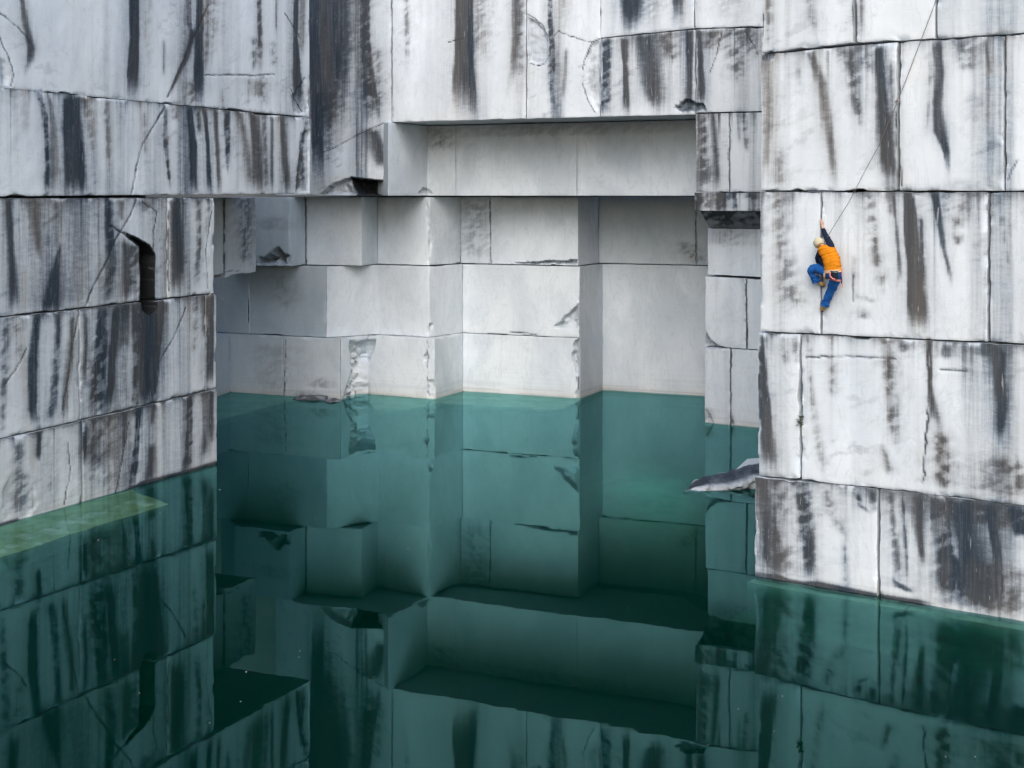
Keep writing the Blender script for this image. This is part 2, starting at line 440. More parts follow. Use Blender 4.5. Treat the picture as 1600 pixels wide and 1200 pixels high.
def marble(name):
    m, t = mat_new(name); n = N(t)
    A = lambda k: n('ShaderNodeAttribute', attribute_name=k).outputs['Fac']
    wc = n('ShaderNodeAttribute', attribute_name='wallco').outputs['Vector']
    def noise(scale, sx=1.0, sy=1.0, detail=4.0, rough=0.55, dist=0.0, rot=0.0):
        mp = n('ShaderNodeMapping', {'Vector': wc, 'Scale': (sx, sy, 1.0), 'Rotation': (0, 0, rot)})
        return n('ShaderNodeTexNoise', {'Vector': mp.outputs[0], 'Scale': scale, 'Detail': detail, 'Roughness': rough, 'Distortion': dist}).outputs['Fac']
    stain = A('stain'); tone = A('tone'); vein = A('vein'); fresh = A('fresh'); base = A('base'); blue = A('blue')
    # clean marble: cool white with soft grey clouds, drawn out veins
    cloud = noise(0.45, 1.0, 0.6, 5, 0.6, 0.6)
    fine = noise(2.6, 1.0, 0.35, 6, 0.65, 0.3)
    vn = noise(0.9, 1.6, 0.55, 6, 0.6, 1.4, rot=0.5)
    vline = n.ramp(n.math('ABSOLUTE', n.math('SUBTRACT', vn, 0.5)), 0.0, 0.022, 1.0, 0.0)
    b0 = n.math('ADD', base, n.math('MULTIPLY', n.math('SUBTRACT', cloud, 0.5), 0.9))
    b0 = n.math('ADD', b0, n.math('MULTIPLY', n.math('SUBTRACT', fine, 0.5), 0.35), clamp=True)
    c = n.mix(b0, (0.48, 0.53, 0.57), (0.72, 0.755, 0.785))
    c = n.mix(n.math('MULTIPLY', blue, 1.15, True), c, n.mix(fine, (0.27, 0.36, 0.43), (0.42, 0.51, 0.58)))  # blue darkens and cools recess blocks: overhang shade put into the stone colour
    warm = n.ramp(noise(0.35, 1, 0.8, 3, 0.5), 0.50, 0.72, 0.0, 0.30)
    c = n.mix(warm, c, (0.655, 0.645, 0.63))
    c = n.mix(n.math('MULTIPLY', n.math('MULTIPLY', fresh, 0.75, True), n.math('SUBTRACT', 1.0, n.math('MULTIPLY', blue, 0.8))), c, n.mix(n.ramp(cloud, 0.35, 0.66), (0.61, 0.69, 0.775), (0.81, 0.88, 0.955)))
    c = n.mix(n.math('MULTIPLY', vline, 0.22), c, (0.36, 0.40, 0.43))
    saw = noise(34.0, 0.02, 1.0, 3, 0.7)
    saw2 = noise(22.0, 1.0, 0.015, 3, 0.7)
    c = n.mix(n.ramp(saw, 0.50, 0.80, 0.0, 0.22), c, (0.42, 0.46, 0.50))
    c = n.mix(n.ramp(saw2, 0.52, 0.80, 0.0, 0.22), c, (0.44, 0.47, 0.51))
    arc = noise(1.3, 1.0, 1.0, 2, 0.4, 2.2)
    c = n.mix(n.ramp(n.math('ABSOLUTE', n.math('SUBTRACT', arc, 0.5)), 0.0, 0.006, 0.32, 0.0), c, (0.86, 0.88, 0.90))
    # tan rough vein / tide rim
    tan = n.mix(noise(9, 1, 1, 5, 0.7), (0.40, 0.34, 0.27), (0.66, 0.60, 0.52))
    c = n.mix(n.math('MULTIPLY', vein, 0.75), c, tan)
    # run-off stain: the mask broken up by fibres, scuffs and pores
    fib = noise(16.0, 1.0, 0.03, 5, 0.62)
    fib2 = noise(46.0, 1.0, 0.04, 1, 0.6)
    scuff = noise(6.0, 0.5, 1.5, 7, 0.72, 0.8, rot=0.45)
    pore = noise(26.0, 1.0, 1.0, 3, 0.7)
    br = n.math('ADD', n.math('MULTIPLY', n.math('SUBTRACT', fib, 0.5), 0.62), n.math('MULTIPLY', n.math('SUBTRACT', scuff, 0.5), 0.55))
    br = n.math('ADD', br, n.math('MULTIPLY', n.math('SUBTRACT', fib2, 0.5), 0.22))
    br = n.math('ADD', br, n.math('MULTIPLY', n.math('SUBTRACT', pore, 0.5), 0.22))
    amp = n.math('MULTIPLY', n.ramp(stain, 0.0, 0.35), 0.9)
    sm = n.math('ADD', n.math('MULTIPLY', stain, 1.12), n.math('MULTIPLY', br, amp))
    sm = n.math('MAXIMUM', sm, 0.0, True)
    dcol = n.mix(tone, (0.018, 0.028, 0.042), (0.086, 0.079, 0.075))
    dcol = n.mix(n.ramp(n.math('ADD', n.math('MULTIPLY', fib, 0.7), n.math('MULTIPLY', scuff, 0.3)), 0.45, 0.72, 0.0, 0.50), dcol, n.mix(tone, (0.12, 0.15, 0.18), (0.22, 0.21, 0.205)))
    dcol = n.mix(n.ramp(stain, 1.05, 1.5), dcol, (0.004, 0.005, 0.006))  # near-black painted into deep breaks for the darkness inside them
    mcol = n.mix(tone, (0.22, 0.26, 0.31), (0.345, 0.35, 0.355))
    c1 = n.mix(n.math('MULTIPLY', sm, 1.7, True), c, mcol)
    c1 = n.mix(n.ramp(sm, 0.42, 0.95), c1, dcol)
    # pale scratches over the stains, tiny dark pits over all
    scr = n.ramp(noise(7.0, 3.0, 0.22, 3, 0.6, 0.5, rot=1.15), 0.66, 0.72, 0.0, 1.0)
    c1 = n.mix(n.math('MULTIPLY', n.math('MULTIPLY', scr, sm), 0.38), c1, (0.62, 0.63, 0.64))
    pit = n.ramp(noise(13.0, 1, 1, 2, 0.5), 0.735, 0.77, 0.0, 0.5)
    c1 = n.mix(pit, c1, (0.25, 0.25, 0.25))
    bmpn = n.math('ADD', n.math('MULTIPLY', fib, 0.5), n.math('ADD', n.math('MULTIPLY', pore, 0.35), n.math('MULTIPLY', scuff, 0.5)))
    bump = n('ShaderNodeBump', {'Strength': 0.35, 'Distance': 0.012, 'Height': bmpn})
    ro = n.math('ADD', 0.62, n.math('MULTIPLY', scuff, 0.25))
    bs = n('ShaderNodeBsdfPrincipled', {'Base Color': c1, 'Roughness': ro, 'Normal': bump.outputs[0]})
    bs.inputs['Specular IOR Level'].default_value = 0.3
    out = n('ShaderNodeOutputMaterial', {'Surface': bs.outputs[0]})
    return m

M_STONE = marble('weathered marble')

def simple(name, col, rough=0.7, spec=0.3, var=0.12, scale=8.0, metal=0.0):
    m, t = mat_new(name); n = N(t)
    tc = n('ShaderNodeTexCoord').outputs['Object']
    nz = n('ShaderNodeTexNoise', {'Vector': tc, 'Scale': scale, 'Detail': 4.0}).outputs['Fac']
    lo = tuple(max(0, c * (1 - var * 2)) for c in col); hi = tuple(min(1, c * (1 + var * 2)) for c in col)
    c = n.mix(nz, lo, hi)
    bs = n('ShaderNodeBsdfPrincipled', {'Base Color': c, 'Roughness': rough, 'Metallic': metal})
    bs.inputs['Specular IOR Level'].default_value = spec
    n('ShaderNodeOutputMaterial', {'Surface': bs.outputs[0]})
    return m

def bedrock_mat():
    m, t = mat_new('dark bedrock'); n = N(t)
    tc = n('ShaderNodeNewGeometry').outputs['Position']
    nz = n('ShaderNodeTexNoise', {'Vector': tc, 'Scale': 0.8, 'Detail': 6.0, 'Roughness': 0.65}).outputs['Fac']
    c = n.mix(nz, (0.16, 0.17, 0.17), (0.34, 0.35, 0.35))
    bs = n('ShaderNodeBsdfPrincipled', {'Base Color': c, 'Roughness': 0.85})
    n('ShaderNodeOutputMaterial', {'Surface': bs.outputs[0]})
    return m
M_BED = bedrock_mat()

def algae_mat(name, a, b):
    m, t = mat_new(name); n = N(t)
    tc = n('ShaderNodeNewGeometry').outputs['Position']
    nz = n('ShaderNodeTexNoise', {'Vector': tc, 'Scale': 1.3, 'Detail': 6.0, 'Roughness': 0.65, 'Distortion': 0.5}).outputs['Fac']
    c = n.mix(n.ramp(nz, 0.3, 0.7), a, b)
    bs = n('ShaderNodeBsdfPrincipled', {'Base Color': c, 'Roughness': 0.85})
    n('ShaderNodeOutputMaterial', {'Surface': bs.outputs[0]})
    return m
M_SHELF = algae_mat('silted marble under water', (0.25, 0.27, 0.11), (0.42, 0.42, 0.22))
M_SHELF2 = algae_mat('silted brown marble under water', (0.28, 0.29, 0.21), (0.48, 0.46, 0.36))

M_GLOW_MOUND = algae_mat('pale green for water glow', (0.34, 0.52, 0.38), (0.50, 0.66, 0.52))
def water_mat():
    m, t = mat_new('still green water'); n = N(t)
    pos = n('ShaderNodeNewGeometry').outputs['Position']
    mp = n('ShaderNodeMapping', {'Vector': pos, 'Scale': (0.6, 1.0, 1.0)})
    a = n('ShaderNodeTexNoise', {'Vector': mp.outputs[0], 'Scale': 1.1, 'Detail': 3.0}).outputs['Fac']
    bump = n('ShaderNodeBump', {'Strength': 0.05, 'Distance': 0.02, 'Height': a})
    fr = n('ShaderNodeFresnel', {'IOR': 1.333, 'Normal': bump.outputs[0]})
    gl = n('ShaderNodeBsdfGlossy', {'Color': (0.38, 0.87, 0.89, 1), 'Roughness': 0.006, 'Normal': bump.outputs[0]})
    rf = n('ShaderNodeBsdfRefraction', {'Color': (1, 1, 1, 1), 'Roughness': 0.0, 'IOR': 1.333, 'Normal': bump.outputs[0]})
    mx = n('ShaderNodeMixShader', {0: fr.outputs[0], 1: rf.outputs[0], 2: gl.outputs[0]})
    ab = n('ShaderNodeVolumeAbsorption', {'Color': (0.32, 0.80, 0.73, 1), 'Density': 2.4})
    scv = n('ShaderNodeVolumeScatter', {'Color': (0.0, 0.92, 0.74, 1), 'Density': 0.082, 'Anisotropy': 0.0})
    ad = n('ShaderNodeAddShader', {0: ab.outputs[0], 1: scv.outputs[0]})
    n('ShaderNodeOutputMaterial', {'Surface': mx.outputs[0], 'Volume': ad.outputs[0]})
    return m
M_WATER = water_mat()

# ------------------------------------------------------------------ plan of the quarry
cdir = norm2(np.array([0.915, -0.403])); bdir = norm2(np.array([0.403, 0.915]))
def march(p, d, x):
    """from p along +-d until image column x"""
    r = (x - CX) / F; t = (r * p[1] - p[0]) / (d[0] - r * d[1]); return p + d * t
def chain(anchor, left, right):
    """left/right: lists of (image column, direction)"""
    L = []; p = anchor
    for x, d in left: p = march(p, d, x); L.append(p)
    R = []; p = anchor
    for x, d in right: p = march(p, d, x); R.append(p)
    return L[::-1] + [anchor] + R
B, C = bdir, cdir
left_line = [plan(-230, 515 + 95 * 230 / 335 * 1.0 + 8), plan(484, 378)]
_a = plan(0, 515); _b = plan(335, 420); _d = norm2(_b - _a)
W_LEFT = Wall([_a - _d * 7.0, _b + _d * 9.0], (-_d[1], _d[0]))
_a = plan(1187, 595); _b = plan(1600, 665); _d = norm2(_b - _a)
W_RIGHT = Wall([_a - _d * 0.5, _b + _d * 9.0], (-_d[1], _d[0]))
W_RIGHT.inw = -np.array([_d[1], -_d[0]])
W_FRONT = Wall([march(plan(612, 328), C, 380), plan(612, 328), plan(1088, 363), march(plan(1088, 363), C, 1290)], B)
W_NICHE = Wall([plan(606, 331), plan(668, 313.5), plan(1088, 341), march(plan(1088, 341), C, 1300)], B - C)
W_PIL = Wall([plan(1102, 355), plan(1184, 363), march(plan(1184, 363), C, 1290)], B)
anch = plan(723, 306)
def pl(*q): return [plan(*k) for k in q]
CR_ = chain(anch, [], [(905, C), (942, B), (1135, C)])
CA = pl((318, 322), (359, 307), (532, 319), (576, 310.5), (679, 318.5)) + CR_
CB = pl((300, 303), (388, 308.6), (389.5, 308.2), (511, 316.5), (592, 309.5), (671, 316)) + chain(anch, [], [(906, C), (942, B), (1135, C)])
CC = pl((330, 309), (453, 319), (478, 312), (565, 316), (590, 307.5), (671, 314.5)) + chain(plan(720, 304.5), [], [(903, C), (936, B), (1135, C)])
W_A, W_B, W_C = Wall(CA, B - C), Wall(CB, B - C), Wall(CC, B - C)
for nme, W_ in (('A', W_A), ('B', W_B), ('C', W_C)):
    print(nme, [(round(float(p[0] / p[1] * F + CX)), round(float(F * EYE / p[1]), 1)) for p in W_.p])
for nme, W_ in (('L', W_LEFT), ('R', W_RIGHT), ('F', W_FRONT)):
    print(nme, [(round(float(p[0] / p[1] * F + CX)), round(float(F * EYE / p[1]), 1)) for p in W_.p], W_.inw)
ZB = 2.53; ZC = 5.52; ZD = 8.47; ZE = 11.46

# ------------------------------------------------------------------ marks  (strength softness tone ; x y width ; ...)
S_LEFT = '''
.75 .5 .45;33 -5 8;40 40 13;49 75 15;46 95 12;41 112 7
1 .22 .05;209 -60 15;210 50 16;207 100 18;205 150 19
.3 .8 .9;227 -40 4;227 70 4
.3 .8 .8;234 -40 8;232 110 6
.5 .5 .4;256 66 4;256 120 3
.95 .35 .1;291 -40 7;296 40 9;300 70 7
1 .25 .0;313 -60 9;311 60 13;310 110 17;311 163 18
.95 .4 .2;302 50 9;290 92 9;277 120 5;266 150 3
.6 .6 1;322 -40 8;324 60 8;320 110 6
.4 .7 1;333 -40 14;334 60 12;330 98 8
.55 .7 .5;300 128 18;298 168 16
.8 .35 .7;404 -60 7;407 60 9;406 112 8
.45 .8 .5;398 60 10;397 108 8
.6 .3 .4;430 -40 3;432 60 2
.4 .8 .5;428 68 10;427 106 9
1 .3 .25;463 -60 9;462 60 8;464 110 13;471 178 22
.6 .6 .9;474 -40 10;473 50 9;472 92 6
.4 .5 .5;390 120 3;388 165 3
.5 .6 .7;402 126 30;402 152 20
.45 .7 .7;413 118 10;412 166 8
.4 .5 .5;347 140 3;348 172 5
.15 .9 .3;22 140 12;24 300 10
.3 .8 .8;36 145 12;39 210 8
.9 .35 .05;60 147 9;70 190 10;73 260 8;72 306 9
.5 .5 .6;75 150 6;84 200 12;86 306 21
1 .22 .0;110 150 27;112 200 32;116 260 36;117 307 39
.4 .7 .9;132 150 18;139 185 14;141 240 8
.4 .7 .6;161 155 7;167 200 10;169 265 6
.35 .8 .6;224 165 6;226 245 5
.8 .4 .2;258 172 5;257 215 10;262 262 5;266 304 3
.4 .7 .4;275 166 22;274 190 10
.98 .25 .0;295 168 9;300 220 12;303 308 14
.65 .4 .3;309 168 10;310 205 7
.9 .3 .2;318 170 7;323 220 6;327 308 8
.75 .4 .5;335 170 9;337 205 8;342 307 6
.9 .35 .3;352 172 10;355 230 9;354 266 4
.6 .6 .8;373 175 10;384 235 14;392 300 12
.75 .5 .7;395 176 14;401 230 18;404 303 17
.6 .5 .6;412 176 5;415 302 8
.65 .4 .5;424 178 6;424 302 5
.75 .5 .6;440 180 9;443 240 10;448 302 15
.75 .4 .4;478 190 6;472 235 8;468 302 24
.85 .5 .2;13 311 10;17 400 12;22 492 20
.55 .6 .7;50 311 28;56 350 16;60 400 8
.35 .8 .5;88 312 8;90 385 6
.42 .5 .35;90 311 140;90 495 118
.95 .35 .1;93 386 1.5;87 420 13;78 493 36
.9 .35 .1;168 311 9;171 360 12;174 400 15;166 475 13
.5 .6 .7;190 311 9;190 345 7
.75 .4 .3;196 378 11;198 472 13
.75 .4 .6;211 382 18;209 470 18
.8 .5 .6;273 312 18;275 380 22;276 458 22
.85 .3 .1;276 312 5;279 380 10;281 430 6
.7 .5 .7;309 312 8;310 380 9;307 452 10
.4 .7 .7;325 312 8;322 370 5
.35 .7 .4;228 314 36;232 335 14
.6 .6 .4;8 498 22;5 600 12;3 683 8
.4 .7 .5;28 496 12;30 560 10
.9 .35 .05;57 495 14;50 560 18;51 640 15;57 672 10
.85 .4 .1;91 493 9;88 560 12;83 620 13;76 664 22
.75 .5 .5;112 497 9;109 560 13;104 600 12;99 658 12
.65 .4 .4;133 490 8;134 540 7;130 605 5
1 .22 .0;160 484 14;157 540 20;153 600 22;149 658 25
.95 .25 .0;181 480 11;176 540 12;172 600 11;167 645 14
.55 .6 .3;197 475 18;193 545 12
.8 .4 .4;211 470 15;212 560 10;208 645 10
.95 .4 .05;228 474 32;229 540 32;226 600 26;222 644 20
.85 .4 .45;250 470 20;247 520 13;241 580 10;238 634 8
.4 .7 .8;303 464 13;304 520 8;302 570 4
.5 .6 .8;316 462 10;318 530 4
.95 .25 .6;328 462 14;328 535 14;327 608 13
.7 .6 .4;27 690 16;28 730 20;30 760 34;32 808 44
.85 .4 .1;60 670 9;58 718 8
1 .3 .0;131 662 7;131 700 5;130 722 3
.7 .6 .5;162 650 62;152 690 44;148 730 24
.3 .8 .5;160 690 70;160 770 50
.5 .6 .6;194 640 8;192 705 6
1 .25 .05;216 632 8;213 690 10;206 762 13
.7 .5 .5;240 628 8;236 665 5
.7 .6 .5;237 698 10;233 735 13;229 756 14
.9 .3 .15;297 615 9;295 670 11;290 738 15
.7 .6 .6;322 610 20;324 660 16;318 727 20
.6 .4 .4;330 610 7;331 690 8
.2 .8 .5;80 690 30;75 800 24
'''
CR_LEFT = '''
3.5;174 354;188 361;200 367
2;234 387;241 398
2.5;325 8;312 40;300 66;288 95;276 120;262 152
2.2;257 166;243 190;222 225;213 260;205 306
2.2;213 312;205 335;182 372;165 412;146 446;132 482
2;122 500;112 540;105 600;98 640
1.2;290 480;272 525;250 562;243 612
1.2;42 543;26 575;6 602
1.2;320 118;360 117;395 118;430 116
1.4;262 312;262 380;263 456
1.2;206 70;200 120
1.5;0 60;14 90;22 115;18 133
1.2;0 20;30 45;50 70
1;222 316;246 330;240 360;239 400
1.2;330 330;322 390;325 450
1;200 660;190 720;180 770
1;105 690;108 740;98 790
1.3;445 20;470 60
1.5;455 140;475 175
2;476 200;466 250;462 300
'''
CV_LEFT = '''
.9 .03 1 .4;198 367;216 375;233 385;241 398;240 412;240 463;244 478;232 490;221 484;220 463;221 430;219 400;220 385;212 378
.10 .2 .1 1;0 88;10 95;20 118;16 134;0 134
.025 .14 .0 1.2;0 760;20 735;50 745;62 790;40 815;0 822
.05 .10 .1 1.2;455 150;478 120;484 180;460 181
.05 .10 .1 1.2;468 210;484 200;484 303;462 303
'''
V_LEFT = '''
.9 .5 ;38 420 9;38 492 13
.9 .5 ;36 496 12;36 560 14;40 620 12;47 682 12
.85 .5 ;49 686 10;50 740 8
.5 .8 ;2 395 12;2 440 14
.4 .8 ;120 500 14;116 540 10
.35 .8 ;243 540 5;238 632 6
.3 .8 ;132 500 6;130 650 4
.35 .8 ;210 640 5;206 720 4
.5 .8 ;15 700 30;20 790 60
'''
S_FRONT = '''
1 .25 .0;493 -160 22;494 100 24;496 200 21;499 303 19
.3 .7 .5;522 -160 46;522 70 44;520 150 40;516 240 20
.8 .4 .2;507 -160 9;508 80 9;508 190 6
.75 .5 .3;519 -160 9;519 70 9;518 150 6
.8 .4 .2;531 -160 8;531 60 8;530 130 5
.9 .5 .35;520 -160 22;522 80 24;519 150 17;514 225 12
.6 .6 .35;541 -160 12;541 50 13;538 125 12;534 190 7
.28 .8 .45;528 -160 70;528 120 60;522 210 46;515 262 20
1 .22 .1;568 -160 15;571 60 16;575 110 19;579 155 26;585 200 26
.4 .8 .5;590 80 12;594 185 10
.85 .4 .35;580 203 22;588 230 30;598 266 12
.55 .7 .9;635 -100 7;636 60 8;636 112 4
.95 .3 .75;724 -160 24;722 80 24;721 140 32;729 188 38
.9 .3 .1;734 -160 8;736 100 10;741 188 14
.35 .8 .8;757 -160 12;752 60 26;758 108 20
.75 .5 .6;807 -160 12;806 60 13;802 110 12;793 146 8
.4 .7 .9;815 -160 9;815 120 13;812 152 14
.95 .3 .2;863 -160 6;859 30 8;862 70 9;862 100 12;861 135 7;866 181 10
.35 .7 .9;883 -160 20;882 60 12
.55 .6 .6;885 78 6;883 120 7;880 155 4
.3 .7 .6;925 80 8;928 150 14
.95 .3 .1;974 -160 18;980 40 18;978 56 16
.9 .35 .0;993 -160 20;992 30 24;990 50 22
.3 .7 .6;1022 -160 30;1018 48 22
.85 .4 .35;1058 -160 14;1060 46 17
.2 .8 .4;1140 -160 60;1140 40 50
.9 .3 .1;947 62 16;948 120 16;946 178 19
.9 .35 .3;975 60 15;976 100 6;979 178 13
.85 .5 .45;1005 55 34;1015 100 40;1021 142 36;1030 174 22
.7 .6 .6;1040 50 44;1050 95 18
.85 .4 .35;1077 48 12;1078 172 12
.9 .35 .35;1091 50 8;1094 100 10;1098 168 15
.6 .7 .7;1112 48 42;1116 78 20
.6 .7 .5;1145 46 60;1150 84 34;1150 125 14
.5 .7 .5;1172 46 24;1176 90 14
.8 .5 .6;1097 178 14;1100 240 17;1103 300 24
.8 .5 .4;1113 178 9;1118 240 10;1121 300 12
.5 .6 .4;1153 178 6;1155 225 4
.5 .6 .6;1163 180 12;1167 235 8
.7 .7 .5;1096 301 18;1102 328 22
.7 .7 .6;1122 301 14;1126 328 18
1 .3 .1;1148 300 6;1150 328 9
.8 .5 .3;1176 303 16;1180 312 10
.5 .6 .5;1140 300 16;1140 312 6
'''
CR_FRONT = '''
1;612 -160;612 100;613 188
1.1;823 22;838 30;850 42;858 62;859 85;852 99;840 103;826 98
1;866 56;872 48;881 53;892 57;902 60;924 66
1.1;938 60;925 66;916 86;911 106;911 132;918 156;930 176
1.4;1140 176;1141 228;1138 243;1142 298
1;1128 52;1120 85;1108 115
1;500 240;520 232;560 210;600 192
1.2;597 300;601 260;606 215;613 196
1;725 60;700 66
1;1165 50;1185 85
1;560 -40;520 45
'''
CV_FRONT = '''
.10 .10 .15 .5;823 24;838 32;850 44;857 62;857 86;850 98;838 102;825 96
.12 .10 .5 1.4;1054 170;1062 158;1076 155;1090 160;1102 162;1104 172;1090 174;1066 174
.6 .05 .97 .2;549 278;600 284;607 294;612 305;560 305;553 290
.22 .10 .25 .8;498 305;515 290;535 280;550 277;553 290;562 305
.10 .10 .0 .5;924 66;938 60;938 176;928 172;918 150;912 120;914 92
'''
F_FRONT = '''
.6 .6;545 225 50;545 270 60
.5 .8;650 0 40;650 180 40
.5 .8;690 0 40;690 180 40
'''
S_RIGHT = '''
.5 .7 .9;1197 -40 14;1201 30 12;1200 66 10
.35 .8 .5;1262 -40 12;1268 30 12;1273 60 12
.95 .3 .7;1334 -160 6;1336 68 7
.6 .5 1;1345 -160 4;1346 66 9
.55 .6 .9;1198 92 18;1200 150 20;1198 215 17;1193 290 6
.35 .9 .7;1215 235 16;1220 292 26
.35 .8 .6;1248 100 10;1250 140 6
.75 .5 .6;1268 84 14;1284 130 16;1291 180 18;1300 240 14;1304 292 14
.8 .5 .55;1322 78 26;1331 110 24;1339 160 17;1347 198 8
.55 .7 .6;1355 74 34;1356 112 20
1 .3 .45;1372 72 13;1377 130 17;1381 200 23;1389 295 29
.5 .6 .7;1393 100 8;1396 245 8
.9 .4 .2;1463 66 14;1467 110 17;1465 160 16;1469 205 22;1479 240 10;1483 268 5
.4 .7 .5;1455 100 8;1451 165 5;1447 215 4
.5 .8 .5;1508 64 44;1511 88 30;1512 112 16
.45 .6 .7;1540 64 5;1547 115 5
.3 .9 .4;1520 150 22;1523 190 22
.3 .9 .5;1498 284 30;1500 296 40
.4 .6 .5;1399 292 60;1400 298 80
.6 .9 .7;1214 303 30;1224 345 24;1222 372 18;1227 400 26
.6 .9 .7;1226 402 26;1232 440 30;1240 475 32;1247 494 20
.5 .6 .4;1190 303 6;1188 508 5
.7 .8 .75;1358 302 16;1362 340 13;1368 390 15;1375 430 17;1379 455 10
.4 .8 .8;1386 301 10;1391 335 6
.65 .6 .75;1396 301 5;1403 385 5;1407 428 7;1402 450 4
1 .25 .55;1419 301 20;1424 350 23;1431 420 27;1436 524 38
.9 .4 .3;1439 340 6;1440 400 5;1443 440 3
.85 .4 .35;1461 301 13;1470 350 11;1478 400 8;1487 445 5
.5 .8 .4;1488 301 46;1496 335 40;1490 352 28
.6 .7 .6;1495 342 18;1501 358 16
.55 .7 .7;1496 364 18;1498 382 12
.35 .8 .4;1512 302 14;1511 345 10
.3 .8 .4;1562 302 10;1568 360 6;1578 430 4
.5 .8 .5;1335 405 5;1334 445 3
.55 .8 .6;1338 461 8;1352 466 22;1362 472 8
.5 .8 .6;1348 486 18;1350 498 14
.45 .5 .3;1547 530 6;1546 538 8
.9 .3 .35;1189 520 9;1193 600 17;1198 660 21;1203 742 27
.4 .8 .6;1226 520 18;1228 570 10
.4 .8 .6;1264 520 8;1268 600 7;1276 680 12;1290 742 12
.5 .7 .6;1242 522 14;1246 565 8
.75 .5 .6;1388 530 20;1389 590 21;1394 640 22;1401 705 12
.65 .6 .4;1410 530 15;1413 550 10
.85 .5 .45;1452 536 8;1454 600 8;1462 660 18;1466 676 22
.95 .4 .75;1468 676 24;1474 705 33;1474 765 30
.5 .6 .4;1476 538 34;1480 560 20
.85 .45 .3;1560 541 25;1562 580 26;1566 640 18;1562 685 12
.75 .7 .8;1572 718 50;1582 778 96
.5 .6 .4;1531 540 30;1536 556 20
.6 .6 .5;1380 700 8;1392 742 14
.45 .9 .7;1300 560 18;1300 620 12
.8 .5 .4;1192 745 22;1200 800 30;1206 860 34;1210 908 38
.55 .7 .6;1218 748 26;1225 820 34;1230 908 44
.85 .45 .2;1250 752 32;1260 800 27;1266 860 22;1271 912 20
.5 .8 .4;1290 762 18;1302 800 22;1322 840 8
.75 .7 .2;1339 764 7;1346 790 10;1356 800 10
.8 .6 .3;1364 764 18;1366 798 10
.5 .8 .3;1320 850 8;1326 920 12
.65 .8 .3;1391 768 9;1394 800 9;1401 860 12;1406 905 12
.85 .4 .2;1411 770 4;1415 840 5;1419 908 7
.85 .5 .6;1432 770 34;1433 800 27;1438 840 13;1443 878 6
.8 .4 .1;1398 906 6;1412 918 26;1424 925 10
1 .2 .0;1464 778 26;1472 830 30;1483 890 36;1490 940 46
.9 .5 .1;1500 782 56;1515 850 50;1530 945 54
1 .4 .05;1548 790 14;1558 870 15;1564 950 16
.95 .4 .05;1592 795 34;1599 838 26
.6 .7 .5;1540 782 110;1540 820 90
.7 .8 .6;1530 880 110;1545 960 130
.5 .7 .5;1650 800 60;1650 960 90
.6 .7 .3;1700 300 30;1705 560 30
'''
CR_RIGHT = '''
1.2;1449 530;1450 620;1450 655;1446 690;1444 740;1441 755
1;1333 430;1334 470
1;1260 558;1330 557;1400 560
1.3;1403 160;1401 200;1404 240;1408 290
1;1470 577;1510 580
1;1590 250;1575 280
'''
CV_RIGHT = '''
.06 .05 .3 1.2;1189 88;1205 78;1212 84;1200 96;1189 98
.04 .05 .0 1.2;1182 790;1190 830;1186 880;1180 900
'''
V_RIGHT = '''
.5 .7;1408 170 3;1410 296 8
.4 .8;1396 305 6;1412 400 5
.45 .8;1443 700 4;1441 755 6
.3 .8;1590 640 20;1590 770 30
.3 .9;1460 860 20;1480 960 60
'''
F_RIGHT = '''
.4 .9;1225 90 30;1225 290 30
.4 .9;1350 540 90;1350 740 90
'''
M_L = Marks(W_LEFT, S_LEFT, CR_LEFT, CV_LEFT, V_LEFT)
M_F = Marks(W_FRONT, S_FRONT, CR_FRONT, CV_FRONT, '', F_FRONT)
M_R = Marks(W_RIGHT, S_RIGHT, CR_RIGHT, CV_RIGHT, V_RIGHT, F_RIGHT)
M_A = Marks(W_A, '''
.35 .8 .6;505 592 26;500 606 40
.2 .9 .5;430 540 60;430 610 40
.5 .6 .3;480 614 40;490 621 60
''', '''
.8;446 530;445 616
1.2;668 530;668 618
1;905 560;900 600
1;556 600;566 560
''', '''
.34 .22 .0 1.1;545 529;560 533;588 528;586 545;580 560;574 580;578 610;577 626;535 626;540 608;548 580;546 555
.14 .05 .1 1;661 556;666 549;669 556;668 564;660 566
.10 .05 .0 1.2;667 594;680 592;680 622;667 622
.22 .08 .1 1.3;893 560;898 532;908 528;911 560;911 622;900 625;902 590
''', '''
.45 .7;560 545 8;566 590 12;572 625 16
''', '''
.3 .8;566 530 36;562 580 22;556 624 36
1 .2;443 526 3;443 618 3
1 .2;532 527 3;532 624 3
.8 .4;673 530 8;673 590 8
''')  # narrow pale vertical lines at 443 and 532
M_B = Marks(W_B, '''
.25 .9 .0;440 430 40;450 480 40
''', '''
.8;838 523;815 520;795 518
''', '''
.2 .06 .15 1.1;864 513;878 498;895 482;905 472;905 510;890 514
.12 .05 .1 1;667 514;671 506;677 505;678 512;672 522;667 524
''', '', '''
1 .2;388 418 3;389 523 4
1 .25;509 418 6;511 524 6
.9 .2;692 415 3;692 522 3
1 .2;913 430 3;912 522 3
.8 .3;592 416 2;593 520 2
.8 .5;1008 470 6;1002 500 5;1002 600 4
.7 .5;1030 470 5;1034 500 8;1030 600 8
''')
